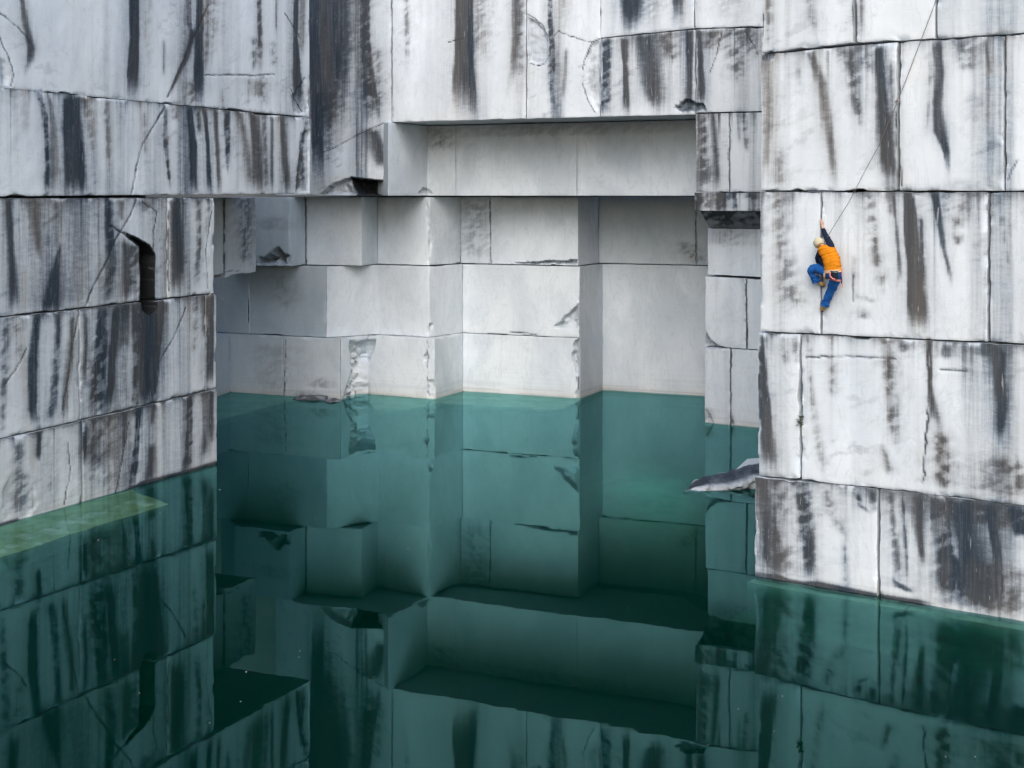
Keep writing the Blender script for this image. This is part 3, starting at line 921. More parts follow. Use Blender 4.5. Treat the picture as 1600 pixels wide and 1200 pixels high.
M_C = Marks(W_C, '''
.35 .8 .3;722 309 3;745 312 40;742 405 46
.55 .8 .5;1072 380 20;1085 410 40
.25 .9 .3;430 340 60;425 360 80
''', '''
1;765 312;766 350;767 412
1.2;1087 312;1088 410
.8;478 312;478 412
''', '''
.5 .25 .3 1.4;401 414;402 402;412 398;425 390;437 386;446 396;455 398;456 414
.16 .06 .5 1;790 413;830 408;870 407;903 404;903 413
.06 .05 .1 1;665 312;672 330;671 360;676 380;671 410;667 410;668 360
''', '''
.3 .8;480 400 90;500 412 160
.4 .8;1075 385 20;1080 411 50
''', '''
.8 .4;455 314 3;456 412 5
.7 .4;590 320 2;590 410 2
.9 .3;673 330 4;677 360 6;673 410 5
.5 .6;990 340 10;985 380 12
.4 .6;1035 360 16;1025 400 8
''')
M_N = Marks(W_NICHE, '''
.35 .8 .2;690 200 40;692 235 40
.2 .9 .2;880 194 300;880 212 300
''', '', '''
.1 .06 .2 1.2;652 303;662 293;672 297;676 303
''', '''
.2 .9;690 235 36;690 300 40
''', '''
.6 .6;618 200 8;614 300 14
''')
M_P = Marks(W_PIL, '''
.3 .8 .4;1140 360 70;1140 385 60
.35 .8 .5;1108 655 12;1110 640 10
.85 .3 .2;1145 648 3;1146 664 3
''', '''
1.6;1142 552;1142 600;1142 662
1.6;1166 436;1166 480;1167 543
''', '''
.25 .1 .2 1.2;1101 515;1110 530;1122 538;1134 543;1122 546;1104 546
.08 .05 .1 1.2;1102 635;1112 650;1116 662;1102 662
''', '', '')

# ------------------------------------------------------------------ bedrock behind everything, floor of the pool
def prism(name, poly, z0, z1, mat, bev=0):
    bm = bmesh.new()
    lo = [bm.verts.new((p[0], p[1], z0)) for p in poly]; hi = [bm.verts.new((p[0], p[1], z1)) for p in poly]
    bm.faces.new(lo[::-1]); bm.faces.new(hi)
    n = len(poly)
    for i in range(n): bm.faces.new((lo[i], lo[(i + 1) % n], hi[(i + 1) % n], hi[i]))
    bmesh.ops.recalc_face_normals(bm, faces=bm.faces)
    me = bpy.data.meshes.new(name); bm.to_mesh(me); bm.free(); me.materials.append(mat)
    o = bpy.data.objects.new(name, me); COL.objects.link(o); return o

TOP = 18.6
lp = W_LEFT.pos([0.0, 19.0]); li = W_LEFT.inw
prism('bedrock', [lp[0] + li * 2.6, W_LEFT.pos([15.9])[0] + li * 2.6, W_LEFT.pos([15.9])[0] + li * 9 + np.array([0, 8.]),
                  np.array([-45., 75.]), np.array([-45., 8.])], -12, TOP - .5, M_BED)['kind'] = 'structure'
prism('bedrock', [np.array([-22., 66.]), np.array([-4., 64.6]), np.array([16., 60.5]), np.array([40., 60.]), np.array([40., 85.]), np.array([-22., 85.])],
      -12, TOP - .5, M_BED)['kind'] = 'structure'
rp = W_RIGHT.pos([0.0, 20.0]); ri = W_RIGHT.inw
rl = W_RIGHT.pos([1.2])[0] + ri * 2.7
prism('bedrock', [rl, rp[1] + ri * 2.7, np.array([60., 20.]), np.array([60., 59.]), plan(1262, 330), plan(1262, 380)], -12, TOP - .5, M_BED)['kind'] = 'structure'
fl = prism('quarry_floor', [(-150, -60), (150, -60), (150, 150), (-150, 150)], -13, -11.0, M_BED); fl['kind'] = 'structure'

# ------------------------------------------------------------------ walls of marble blocks
root_L = tag(empty('quarry_wall', (*W_LEFT.pos([9.0])[0], 0)), 'left quarry wall of white marble blocks heavily streaked black, rising from the water over a greenish sunken slab', 'quarry wall')
root_F = tag(empty('quarry_wall', (*W_FRONT.pos([12.0])[0], ZD)), 'overhanging upper wall with the broad black-stained column and the shaded rectangular niche in it', 'quarry wall')
root_A = tag(empty('quarry_wall', (*plan(723, 306), 0)), 'clean pale grey stepped back wall deep under the overhang, zigzag faces of sawn blocks down to the water', 'quarry wall')
root_P = tag(empty('quarry_wall', (*plan(1140, 359), 0)), 'narrow smooth pillar of pale blocks under a dark broken lip, left of the climber wall', 'quarry wall')
root_R = tag(empty('quarry_wall', (*W_RIGHT.pos([3.0])[0], 0)), 'large right quarry wall of grey-streaked white blocks with the climber on it', 'quarry wall')
ROOTS = [root_L, root_F, root_A, root_P, root_R]

# --- right wall
def R(px, **kw):
    k = dict(du=0.035, dz=0.035, depth=3.0, tone=0.72, grime=0.55, streaky=0.37, chip=1.7); k.update(kw)
    return block(W_RIGHT, px, M_R, root_R, M_STONE, **k)
def jt(pts):   # a joint line as an interpolator
    xs = [p[0] for p in pts]; ys = [p[1] for p in pts]
    def f(x):
        if x > xs[-1]: return ys[-1] + (ys[-1] - ys[-2]) / (xs[-1] - xs[-2]) * (x - xs[-1])
        if x < xs[0]: return ys[0] + (ys[1] - ys[0]) / (xs[1] - xs[0]) * (x - xs[0])
        return float(np.interp(x, xs, ys))
    return f
j0 = jt([(1189, 84), (1240, 76), (1336, 68), (1462, 61), (1600, 52)])
j1 = jt([(1188, 299), (1600, 299)])
j2 = jt([(1185, 518), (1320, 525), (1600, 538)])
j3 = jt([(1180, 744), (1340, 758), (1600, 790)])
jw = jt([(1180, 900), (1600, 970)])
def row(fn, wall_fn, jt_, jb_, cuts, gap=1.0, **kw):
    for (a, b) in cuts:
        wall_fn([(a, jt_(a) + gap), (b, jt_(b) + gap), (b, jb_(b) - gap), (a, jb_(a) - gap)], **kw)
Z14 = jt([(1190, -135), (1600, -205)])
row(0, R, jt([(1190, -430), (1600, -520)]), Z14, [(1189, 1296), (1300, 1520), (1524, 1700), (1704, 2300)], tone=.7, du=.08, dz=.08)
row(0, R, Z14, j0, [(1190, 1333.5), (1337.5, 1460.5)], gap=.9, proud=.0)
row(0, R, Z14, j0, [(1464, 1700), (1704, 2300)], gap=.9, proud=-.01)
row(0, R, j0, j1, [(1189, 1401.5)], proud=.015, gap=.9)
row(0, R, j0, j1, [(1405.5, 1568.5), (1571.5, 1760), (1764, 2300)], gap=.9)
row(0, R, j1, j2, [(1188, 1281.8), (1284.8, 1543.2), (1546.8, 1730), (1734, 2300)], gap=.9, proud=.01)
row(0, R, j2, j3, [(1184.5, 1249.7), (1252.7, 1750), (1754, 2300)], gap=.9, proud=.02)
jb = jt([(1180, 1010), (1600, 1100)])
for (a, b) in [(1180, 1371.4), (1375.2, 1700), (1704, 2300)]:
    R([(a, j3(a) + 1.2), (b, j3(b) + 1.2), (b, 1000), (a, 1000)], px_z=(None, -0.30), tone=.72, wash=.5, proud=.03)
# sunken course under the waterline, standing proud as a narrow ledge
for (a, b) in [(1176, 1420), (1423, 1760), (1763, 2300)]:
    o = R([(a, 900), (b, 900), (b, 1000), (a, 1000)], px_z=(-0.34, -4.2), proud=.30, du=.15, dz=.15, tone=.3, streaky=0, grime=0)
    o.data.materials[0] = M_SHELF2

for (a, b) in [(1183, 1520), (1524, 1900), (1905, 2300)]:  # wide deep step, modelled to brighten the water with a green glow
    o = R([(a, 900), (b, 900), (b, 1000), (a, 1000)], px_z=(-2.1, -6.0), proud=1.5, du=.3, dz=.3, tone=.3, streaky=0, grime=0)
    o.data.materials[0] = M_SHELF2

# --- left wall
def Lb(px, **kw):
    k = dict(du=0.045, dz=0.035, depth=3.0, tone=0.80, grime=0.6, streaky=0.38, chip=1.7, clean=.36); k.update(kw)
    return block(W_LEFT, px, M_L, root_L, M_STONE, **k)
k0 = jt([(0, -330), (484, -230)])
k1 = jt([(0, 133), (30, 135), (484, 184)])
k2 = jt([(0, 308.3), (335, 308), (484, 303.5)])
k3 = jt([(0, 496), (335, 458.5)])
k4 = jt([(0, 686), (335, 607.5)])
row(0, Lb, jt([(0, -470), (484, -240)]), jt([(0, -260), (484, -100)]), [(-500, -2), (2, 483)], du=.1, dz=.1)
row(0, Lb, jt([(0, -258), (484, -98)]), k1, [(-500, -180), (-176, 483.5)], gap=1.0, depth=7)
row(0, Lb, k1, k2, [(-500, -60), (-56, 484.5)], gap=1.0, proud=.03, depth=7)
row(0, Lb, k2, k3, [(-500, -120), (-116, 261.6)], gap=1.0)
row(0, Lb, k2, k3, [(262.4, 334)], gap=1.0, proud=.02)
row(0, Lb, k3, k4, [(-500, -150), (-146, 123.2), (125, 320.6), (321.8, 337.5)], gap=.9, proud=.02)
for (a, b) in [(-500, -90), (-86, 126.6), (128.6, 338.5)]:
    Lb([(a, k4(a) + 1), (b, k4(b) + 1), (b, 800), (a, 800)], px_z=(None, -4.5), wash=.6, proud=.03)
# block hanging behind the left wall under the overhang
W_H = Wall([plan(330, 377), plan(400, 358.5)], (-_d[1], _d[0])); W_H.inw = norm2(np.array([-.915, .403]))
M_H = Marks(W_H, '''
.5 .8 .4;385 312 40;385 420 20
.8 .5 .4;350 312 3;351 428 2
''', '1.5;350 312;351 430\n1.2;352 425;362 423;374 424', '', '.35 .9;380 330 30;380 420 30')
for (a, b) in [(318, 349.6), (350.8, 400)]:
    block(W_H, [(a, 309), (b, 309), (b, 427.5 - (b - 350) * .06), (a, 434)], M_H, root_A, M_STONE, px_z=(8.42, None), depth=5, du=.05, dz=.05, tone=.4, grime=.5, chip=1.6)

# --- overhanging upper wall
def Fb(px, **kw):
    k = dict(du=0.045, dz=0.045, depth=5.5, tone=0.80, grime=0.2, streaky=0.32, chip=1.2); k.update(kw)
    return block(W_FRONT, px, M_F, root_F, M_STONE, **k)
g0 = jt([(484, -230), (1190, -290)])
gs = lambda x: 0
Fb([(430, -232), (611.4, -240), (611.4, 303.2), (430, 303)], px_z=(TOP, ZD + .02), streaky=.5, rough=1.6, tone=.7)
Fb([(612.2, -240), (821.6, -240), (821.6, 186), (612.2, 186)], px_z=(TOP, ZE))
Fb([(823, -240), (938.2, -240), (938.2, 186), (823, 186)], px_z=(TOP, ZE), streaky=.5)
up = jt([(938, 60), (970, 53), (1000, 49), (1060, 45.5), (1190, 42)])
Fb([(939, -240), (1084.6, -240), (1084.6, up(1085) - .7), (939, up(939) - .7)], px_z=(TOP, None), proud=.02)
Fb([(1086, -240), (1192, -240), (1192, up(1192) - .7), (1086, up(1086) - .7)], px_z=(TOP, None), proud=.03)
Fb([(939, up(939) + .7), (1086.4, up(1086) + .7), (1086.4, 186), (939, 186)], px_z=(None, ZE), streaky=.5)
Fb([(1087.6, up(1088) + .7), (1196, up(1196) + .7), (1196, 186), (1087.6, 186)], px_z=(None, ZE + .06), streaky=.6, tone=.6)
# --- niche
def Nb(px, **kw):
    k = dict(du=0.06, dz=0.05, depth=6.0, tone=0.62, grime=0.0, streaky=0.0, chip=.6, rough=.7, clean=.85); k.update(kw)
    return block(W_NICHE, px, M_N, root_F, M_STONE, **k)
for (a, b, tt) in [(607, 711.6, .6), (712.2, 901.0, .68), (901.8, 1180, .66)]:
    Nb([(a, 190), (b, 190), (b, 303), (a, 303)], px_z=(ZE - .03, ZD + .01), tone=tt)
# --- pillar: stained upper block with its lip, undercut, smooth lower blocks
for (a, b) in [(1087, 1139.6), (1140.6, 1196)]:
    block(W_FRONT, [(a, 180), (b, 180), (b, 300), (a, 300)], M_F, root_P, M_STONE, px_z=(ZE + .02, 8.62), depth=3.4, tone=.68, grime=.4, streaky=.5)
block(W_FRONT, [(1085.5, 300), (1196, 300), (1196, 328), (1085.5, 330)], M_F, root_P, M_STONE, px_z=(8.60, 7.93), depth=3.4, tone=.62, proud=.05, grime=.4, streaky=.9, chip=1.5)
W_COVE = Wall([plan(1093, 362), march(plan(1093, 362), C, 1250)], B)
M_COVE = Marks(W_COVE, '1 .9 .0;1140 325 160;1140 346 160\n.7 .9 .1;1140 340 160;1140 356 150', '', '')  # cove face darkened throughout, darkest along its top
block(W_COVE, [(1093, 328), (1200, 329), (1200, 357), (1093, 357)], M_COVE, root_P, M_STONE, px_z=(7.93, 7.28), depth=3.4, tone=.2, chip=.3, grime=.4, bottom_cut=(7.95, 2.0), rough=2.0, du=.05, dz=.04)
def Pb(px, **kw):
    k = dict(du=0.05, dz=0.05, depth=3.0, tone=0.72, grime=0.1, streaky=0.14, chip=1.0, rough=.8, clean=.45); k.update(kw)
    return block(W_PIL, px, M_P, root_P, M_STONE, **k)
Pb([(1103, 356), (1200, 356), (1200, 434), (1103, 429)], px_z=(7.26, None), proud=-.15, tone=.5)
Pb([(1102, 432), (1165.4, 435.5), (1165.4, 545), (1102, 545)], px_z=(None, 2.85)); Pb([(1167, 436), (1230, 438), (1230, 545), (1167, 545)], px_z=(None, 2.85), tone=.65)
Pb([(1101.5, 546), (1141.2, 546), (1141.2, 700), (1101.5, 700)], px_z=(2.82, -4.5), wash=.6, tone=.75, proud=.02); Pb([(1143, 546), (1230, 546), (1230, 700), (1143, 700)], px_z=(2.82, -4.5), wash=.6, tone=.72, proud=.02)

# --- stepped back wall
def Ab(W_, Mk, a, b, zt, zb, **kw):
    k = dict(du=0.055, dz=0.055, depth=3.0, tone=0.66, grime=0.08, streaky=0.0, chip=1.0, rough=.9, clean=.80 ); k.update(kw)  # clean makes these blocks paler and cooler
    return block(W_, [(a, 400), (b, 400), (b, 500), (a, 500)], Mk, root_A, M_STONE, px_z=(zt, zb), **k)
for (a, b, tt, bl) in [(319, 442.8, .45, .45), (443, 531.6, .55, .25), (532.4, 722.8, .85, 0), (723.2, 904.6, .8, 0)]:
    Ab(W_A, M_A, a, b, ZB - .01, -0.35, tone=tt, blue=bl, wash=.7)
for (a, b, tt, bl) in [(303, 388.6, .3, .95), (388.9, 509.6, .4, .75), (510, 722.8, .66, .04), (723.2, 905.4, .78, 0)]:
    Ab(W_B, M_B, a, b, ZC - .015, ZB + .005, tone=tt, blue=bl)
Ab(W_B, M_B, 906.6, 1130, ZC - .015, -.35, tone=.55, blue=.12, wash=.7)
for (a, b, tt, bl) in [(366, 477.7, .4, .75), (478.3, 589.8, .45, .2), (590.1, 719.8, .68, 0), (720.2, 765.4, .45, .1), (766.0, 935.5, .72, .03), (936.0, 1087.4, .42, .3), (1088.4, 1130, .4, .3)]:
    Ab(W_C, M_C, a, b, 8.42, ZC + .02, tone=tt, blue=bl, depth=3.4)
# sunken foot of the back wall: a shallow ledge with a wavy edge
def ledge(name, px, ztop, zbot, mat, seed=1, sub=0.25, rough=.03):
    """a sunken slab: image points of its outline on the water, thickness downwards"""
    P = [plan(x, y - HOR) for x, y in px]
    dense = []
    for i in range(len(P)):
        a, b = P[i], P[(i + 1) % len(P)]; n = max(1, int(np.hypot(*(b - a)) / sub))
        for k in range(n):
            q = a + (b - a) * k / n
            q = q + (np.array([vnoise(q[0] * 1.7, q[1] * 1.7, seed), vnoise(q[0] * 1.7 + 9, q[1] * 1.7, seed)]).ravel() - .5) * 2 * rough * (0 if k == 0 else 1)
            dense.append(q)
    o = prism(name, dense, zbot, ztop, mat)
    return o
o = ledge('sunken_slab', [(-300, 960), (0, 868), (120, 829), (263, 785), (240, 776), (213, 768), (196, 750), (-300, 878)], -0.21, -1.6, M_SHELF, 2)
tag(o, 'pale green slab just under the water along the foot of the left wall', 'stone slab')
def rubble(parent, spots, z, seed, big=.3):
    rs = np.random.default_rng(seed); bm = bmesh.new()
    for (x, y) in spots:
        p = plan(x, y - HOR); b2 = bmesh.new()
        r_ = bmesh.ops.create_icosphere(bm, subdivisions=2, radius=1.0); sx, sy, sz = rs.uniform(.3, 1) * big, rs.uniform(.3, 1) * big, rs.uniform(.1, .25) * big
        a = rs.uniform(0, 6.28); sd_ = int(rs.integers(1000)); b2.free()
        for v in r_['verts']:
            c0 = v.co; k = 1 + .6 * (float(vnoise(np.array([c0.x * 2 + sd_]), np.array([c0.y * 2 + c0.z * 2]), sd_)[0]) - .5)
            X_, Y_ = c0.x * sx * k, c0.y * sy * k
            v.co = (p[0] + X_ * math.cos(a) - Y_ * math.sin(a), p[1] + X_ * math.sin(a) + Y_ * math.cos(a), z + c0.z * sz * k)
    me = bpy.data.meshes.new('rubble'); bm.to_mesh(me); bm.free(); me.materials.append(M_RUBBLE)
    o = bpy.data.objects.new('rubble', me); COL.objects.link(o); o.parent = parent; o['kind'] = 'stuff'
M_RUBBLE = algae_mat('silted rubble', (0.34, 0.35, 0.22), (0.55, 0.55, 0.42))
rs_ = random.Random(5)
rubble(o, [(40, 838), (36, 834), (100, 823), (96, 818), (108, 815), (104, 812), (133, 806), (128, 811), (140, 803), (176, 793), (165, 797), (182, 790), (62, 846), (20, 850), (75, 826), (90, 829), (150, 800), (5, 858), (210, 782), (228, 785)] + [(rs_.uniform(0, 235), 0) for k in range(0)], -.21, 6)
o = ledge('sunken_ledge', [(574, 606), (576, 628), (590, 639), (642, 637), (690, 628), (723, 631), (790, 634), (850, 638), (880, 636), (908, 624), (908, 604), (700, 596)], -0.22, -1.4, M_SHELF2, 5, rough=.08)
tag(o, 'shallow wavy-edged ledge under the water at the foot of the back wall centre', 'rock ledge')
o = ledge('sunken_ledge', [(335, 600), (335, 657), (380, 645), (443, 628), (500, 622), (530, 616), (520, 600)], -0.25, -1.4, M_SHELF2, 8, rough=.05)
tag(o, 'brownish sunken ledge in the dark left corner of the back wall', 'rock ledge')

# ------------------------------------------------------------------ water
bmw = bmesh.new(); bmesh.ops.create_cube(bmw, size=1.0)
for v in bmw.verts: v.co = Vector((v.co.x * 180, v.co.y * 150 + 28, -5.4 + v.co.z * 10.8))
me = bpy.data.meshes.new('water'); bmw.to_mesh(me); bmw.free(); me.materials.append(M_WATER)
water = bpy.data.objects.new('water', me); COL.objects.link(water); water['kind'] = 'structure'

# pale green mound modelled to give the water's glow before the recess's right half
bmm = bmesh.new(); gx, gy = 44, 60; grid = []
for iy in range(gy + 1):
    for ix in range(gx + 1):
        a_, b_ = ix / gx * 2 - 1, iy / gy * 2 - 1
        x_, y_ = 4.4 + a_ * 5.5, 42.0 + b_ * 12.0
        rr_ = a_ * a_ + b_ * b_
        z_ = -0.65 - 6.5 * (1 - math.exp(-1.5 * rr_)) + (float(fbm(np.array([x_ * .5]), np.array([y_ * .5]), 71, 3)[0]) - .5) * .8
        grid.append(bmm.verts.new((x_, y_, z_)))
for iy in range(gy):
    for ix in range(gx):
        k_ = iy * (gx + 1) + ix; bmm.faces.new((grid[k_], grid[k_ + 1], grid[k_ + gx + 2], grid[k_ + gx + 1]))
me = bpy.data.meshes.new('green_glow_mound'); bmm.to_mesh(me); bmm.free(); me.materials.append(M_GLOW_MOUND)
for p in me.polygons: p.use_smooth = True
o = bpy.data.objects.new('green_glow_mound', me); COL.objects.link(o); o['kind'] = 'structure'

# ------------------------------------------------------------------ loose stones
def rock_mesh(name, pts_scale, seed, mat, sub=4, amp=.35, dark=.15):
    bm = bmesh.new(); bmesh.ops.create_icosphere(bm, subdivisions=sub, radius=1.0)
    co = np.array([v.co[:] for v in bm.verts])
    r = 1 + amp * (fbm(co[:, 0] * 1.4 + seed, co[:, 1] * 1.4 + co[:, 2] * 1.9, seed, 3) - .5) * 2
    for k in range(7):       # planar breaks
        rs = np.random.default_rng(seed * 31 + k); n = rs.normal(size=3); n /= np.linalg.norm(n)
        dcut = rs.uniform(.45, .8); dd = (co * r[:, None]) @ n
        r = np.where(dd > dcut, r * dcut / np.maximum(dd, 1e-6) * .6 + r * .4 * dcut / np.maximum(dd, 1e-6), r)
    co = co * r[:, None] * np.array(pts_scale)
    for v, c in zip(bm.verts, co): v.co = c
    me = bpy.data.meshes.new(name); bm.to_mesh(me); bm.free()
    for p in me.polygons: p.use_smooth = True
    me.set_sharp_from_angle(angle=math.radians(25))
    add_attr(me, 'base', np.full(len(co), .55)); add_attr(me, 'tone', np.full(len(co), .5))
    w3 = np.stack([co[:, 0] * 1.3 + co[:, 1], co[:, 2] * 1.3, co[:, 1]], 1)
    at = me.attributes.new('wallco', 'FLOAT_VECTOR', 'POINT'); at.data.foreach_set('vector', w3.astype(np.float32).ravel())
    st = np.clip(dark + .9 * (fbm(co[:, 0] * 3, co[:, 2] * 3 + co[:, 1] * 2, seed + 4, 3) - .45), 0, 1)
    add_attr(me, 'stain', st); me.materials.append(mat)
    return me
def place(name, me, x, y, z, label, cat, rot=(0, 0, 0), Y=None, group=None):
    o = bpy.data.objects.new(name, me); COL.objects.link(o)
    if Y is None: p = plan(x, y - HOR)
    else: p = np.array([(x - CX) * Y / F, Y])
    o.location = (p[0], p[1], z); o.rotation_euler = rot
    return tag(o, label, cat, group)
place('rock', rock_mesh('rock', (.85, .35, .20), 3, M_STONE, dark=.75), 489, 624, .02, 'flat grey broken rock awash at the foot of the back wall, left of the hollow', 'rock')
place('rock', rock_mesh('rock', (.35, .3, .14), 9, M_STONE, dark=.6), 522, 627, .0, 'small pale rock awash right beside the flat grey one, back wall', 'rock')
M_RUST = simple('rusty stone', (.32, .20, .12), .9)
q = W_LEFT.from_px(331, 462); qp = W_LEFT.pos([q[0]])[0]
place('loose_stone', rock_mesh('loose_stone', (.10, .10, .10), 12, M_STONE), 331, 0, EYE - (457 - HOR) * qp[1] / F - .0, 'small white stone perched on the corner of the left wall', 'stone', Y=qp[1] + .03)
place('loose_stone', rock_mesh('loose_stone', (.08, .07, .04), 14, M_RUST), 328, 0, EYE - (452.5 - HOR) * qp[1] / F, 'small rusty brown stone on the left wall corner above the white one', 'stone', Y=qp[1] + .10)

# broken slab poking out from behind the right wall
def slab():
    Yd = F * EYE / 461.0
    root = tag(empty('broken_slab', (plan(1140, 461)[0], Yd, 0)), 'broken marble slab with dark wet top lying half sunk behind the right wall edge', 'stone slab')
    # outline from the tip (left) to the wall: x in metres from the root, heights of front-lower, front-upper, back-upper edge
    X = lambda px: (px - 1140) * Yd / F
    sect = [
        (1070, -.35, -.10, -.10, .0, .35), (1082, -.30, .02, .04, .0, .60), (1092, -.25, .07, .12, -.05, .85), (1106, -.25, .12, .18, -.06, 1.10),
        (1122, -.2, .11, .22, -.05, 1.20), (1140, -.15, .12, .26, .0, 1.25), (1160, -.10, .22, .38, .05, 1.25), (1180, .0, .34, .50, .1, 1.25), (1230, .1, .45, .62, .1, 1.25)]
    xs = [s_[0] for s_ in sect]
    n = 120; V = []; st = []; tn = []
    ring = 14
    for i in range(n):
        px = 1070 + (1230 - 1070) * i / (n - 1)
        v_ = [np.interp(px, xs, [s_[k] for s_ in sect]) for k in range(1, 6)]
        z0, z1, z2, y0, y1 = v_
        prof = [(y1, z2 - .5), (y1, z2 - .2), (y1, z2 - .02), (y1 - .05, z2), (y0 + (y1 - y0) * .66, z1 + (z2 - z1) * .72), (y0 + (y1 - y0) * .33, z1 + (z2 - z1) * .36), (y0 + .05, z1),
                (y0, z1 - .02), (y0 - .02, z1 - (z1 - z0) * .3), (y0 + .04, z1 - (z1 - z0) * .55), (y0 + .10, z0 + .02), (y0 + .2, z0 - .1), (y0 + .3, z0 - .4), (y1, z0 - .6)]
        for j, (yy, zz) in enumerate(prof):
            a = (float(fbm(np.array([px * .09]), np.array([j * 1.3]), 5, 3)[0]) - .5) * .20
            V.append((X(px) + a * .3, yy + a, zz + a * (.25 if j in (3, 4, 5) else .7)))
            top = (.50 + .5 * float(fbm(np.array([px * .06]), np.array([j * .8]), 77, 4)[0])) if 3 <= j <= 5 else .05 + .4 * float(fbm(np.array([px * .12]), np.array([j * 1.4]), 78, 3)[0])
            st.append(top); tn.append(.0 if top > .5 else .6)
    fc = []
    for i in range(n - 1):
        for j in range(ring - 1):
            fc.append((i * ring + j, i * ring + j + 1, (i + 1) * ring + j + 1, (i + 1) * ring + j))
        fc.append((i * ring + ring - 1, i * ring, (i + 1) * ring, (i + 1) * ring + ring - 1))
    fc.append(tuple(range(ring))[::-1]); fc.append(tuple((n - 1) * ring + j for j in range(ring)))
    def mk(name, faces):
        me = bpy.data.meshes.new(name); me.from_pydata(V, [], faces); me.update()
        bm = bmesh.new(); bm.from_mesh(me); bmesh.ops.recalc_face_normals(bm, faces=bm.faces); bm.to_mesh(me); bm.free()
        add_attr(me, 'stain', np.array(st)); add_attr(me, 'tone', np.array(tn)); add_attr(me, 'base', np.full(len(V), .7))
        vv = np.array(V); w3 = np.stack([vv[:, 0], vv[:, 2] + vv[:, 1], vv[:, 1]], 1)
        at = me.attributes.new('wallco', 'FLOAT_VECTOR', 'POINT'); at.data.foreach_set('vector', w3.astype(np.float32).ravel())
        for p in me.polygons: p.use_smooth = True
        me.set_sharp_from_angle(angle=math.radians(30)); me.materials.append(M_STONE)
        o = bpy.data.objects.new(name, me); COL.objects.link(o); o.parent = root; return o
    mk('slab_body', fc)
    # thin raised flake on its upper side
    bm = bmesh.new()
    pts = [(X(1152), 1.35, .40), (X(1182), 1.35, .60), (X(1215), 1.4, .78), (X(1215), 1.55, .60), (X(1180), 1.5, .78), (X(1160), 1.5, .55)]
    top = [bm.verts.new(p) for p in [(X(1152), 1.0, .30), (X(1215), 1.1, .50), (X(1215), 1.6, .66), (X(1182), 1.6, .60)]]
    lo = [bm.verts.new((v.co.x, v.co.y + .02, v.co.z - .10)) for v in top]
    bm.faces.new(top); bm.faces.new(lo[::-1])
    for i in range(4): bm.faces.new((top[i], lo[i], lo[(i + 1) % 4], top[(i + 1) % 4]))
    bmesh.ops.recalc_face_normals(bm, faces=bm.faces)
    me = bpy.data.meshes.new('flake'); bm.to_mesh(me); bm.free()
    add_attr(me, 'base', np.full(8, .5)); add_attr(me, 'tone', np.full(8, .2)); add_attr(me, 'stain', np.full(8, .2)); me.materials.append(M_STONE)
    o = bpy.data.objects.new('flake', me); COL.objects.link(o); o.parent = root
slab()

# ------------------------------------------------------------------ small plant in the joint, floating specks
def plant():
    bm = bmesh.new(); rs = random.Random(4)
    for k in range(46):
        a = rs.uniform(0, 6.28); l = rs.uniform(.05, .14); dz = rs.uniform(-.12, .12); w_ = rs.uniform(.012, .022)
        d = Vector((math.cos(a) * .8, -abs(math.sin(a)) * .6 - .2, rs.uniform(-.3, .9))).normalized()
        s_ = d.cross(Vector((0, 0, 1))).normalized() * w_
        c = Vector((rs.uniform(-.02, .02), 0, dz)); m_ = c + d * l * .55; e = c + d * l + Vector((0, 0, -.02))
        vs = [bm.verts.new(p) for p in (c, m_ + s_, e, m_ - s_)]; bm.faces.new(vs)
    me = bpy.data.meshes.new('leaves'); bm.to_mesh(me); bm.free(); me.materials.append(simple('leaf green', (.07, .11, .04), .6))
    root = empty('small_plant'); u, z = W_RIGHT.from_px(1250.5, 657); p = W_RIGHT.pos([u])[0]
    root.location = (p[0] - ri[0] * .02, p[1] - ri[1] * .02, z)
    tag(root, 'tiny green plant growing in the dark vertical joint below the climber', 'plant')
    o = bpy.data.objects.new('leaves', me); COL.objects.link(o); o.parent = root; o['kind'] = 'stuff'
    bm = bmesh.new(); bmesh.ops.create_cone(bm, cap_ends=True, segments=6, radius1=.008, radius2=.004, depth=.16)
    me = bpy.data.meshes.new('stem'); bm.to_mesh(me); bm.free(); me.materials.append(simple('stem brown', (.10, .07, .04)))
    o = bpy.data.objects.new('stem', me); COL.objects.link(o); o.parent = root; o.rotation_euler = (.5, 0, 0)
plant()
bm = bmesh.new(); rs = random.Random(9)
for k in range(60):
    x = rs.uniform(20, 1560); y = rs.uniform(660, 1190); p = plan(x, y - HOR)
    if y < 760 and x < 340: continue
    if y < 1000 and x > 1150: continue
    s_ = rs.uniform(.006, .018) * (p[1] / 30)
    n_ = rs.randint(3, 5); a0 = rs.uniform(0, 6)
    bm.faces.new([bm.verts.new((p[0] + math.cos(a0 + 6.283 * i / n_) * s_, p[1] + math.sin(a0 + 6.283 * i / n_) * s_ * 1.5, .004)) for i in range(n_)])
me = bpy.data.meshes.new('floating_specks'); bm.to_mesh(me); bm.free(); me.materials.append(simple('pale speck', (.6, .6, .55)))
o = bpy.data.objects.new('floating_specks', me); COL.objects.link(o); o['kind'] = 'stuff'; o['label'] = 'pale dust specks floating on the water'

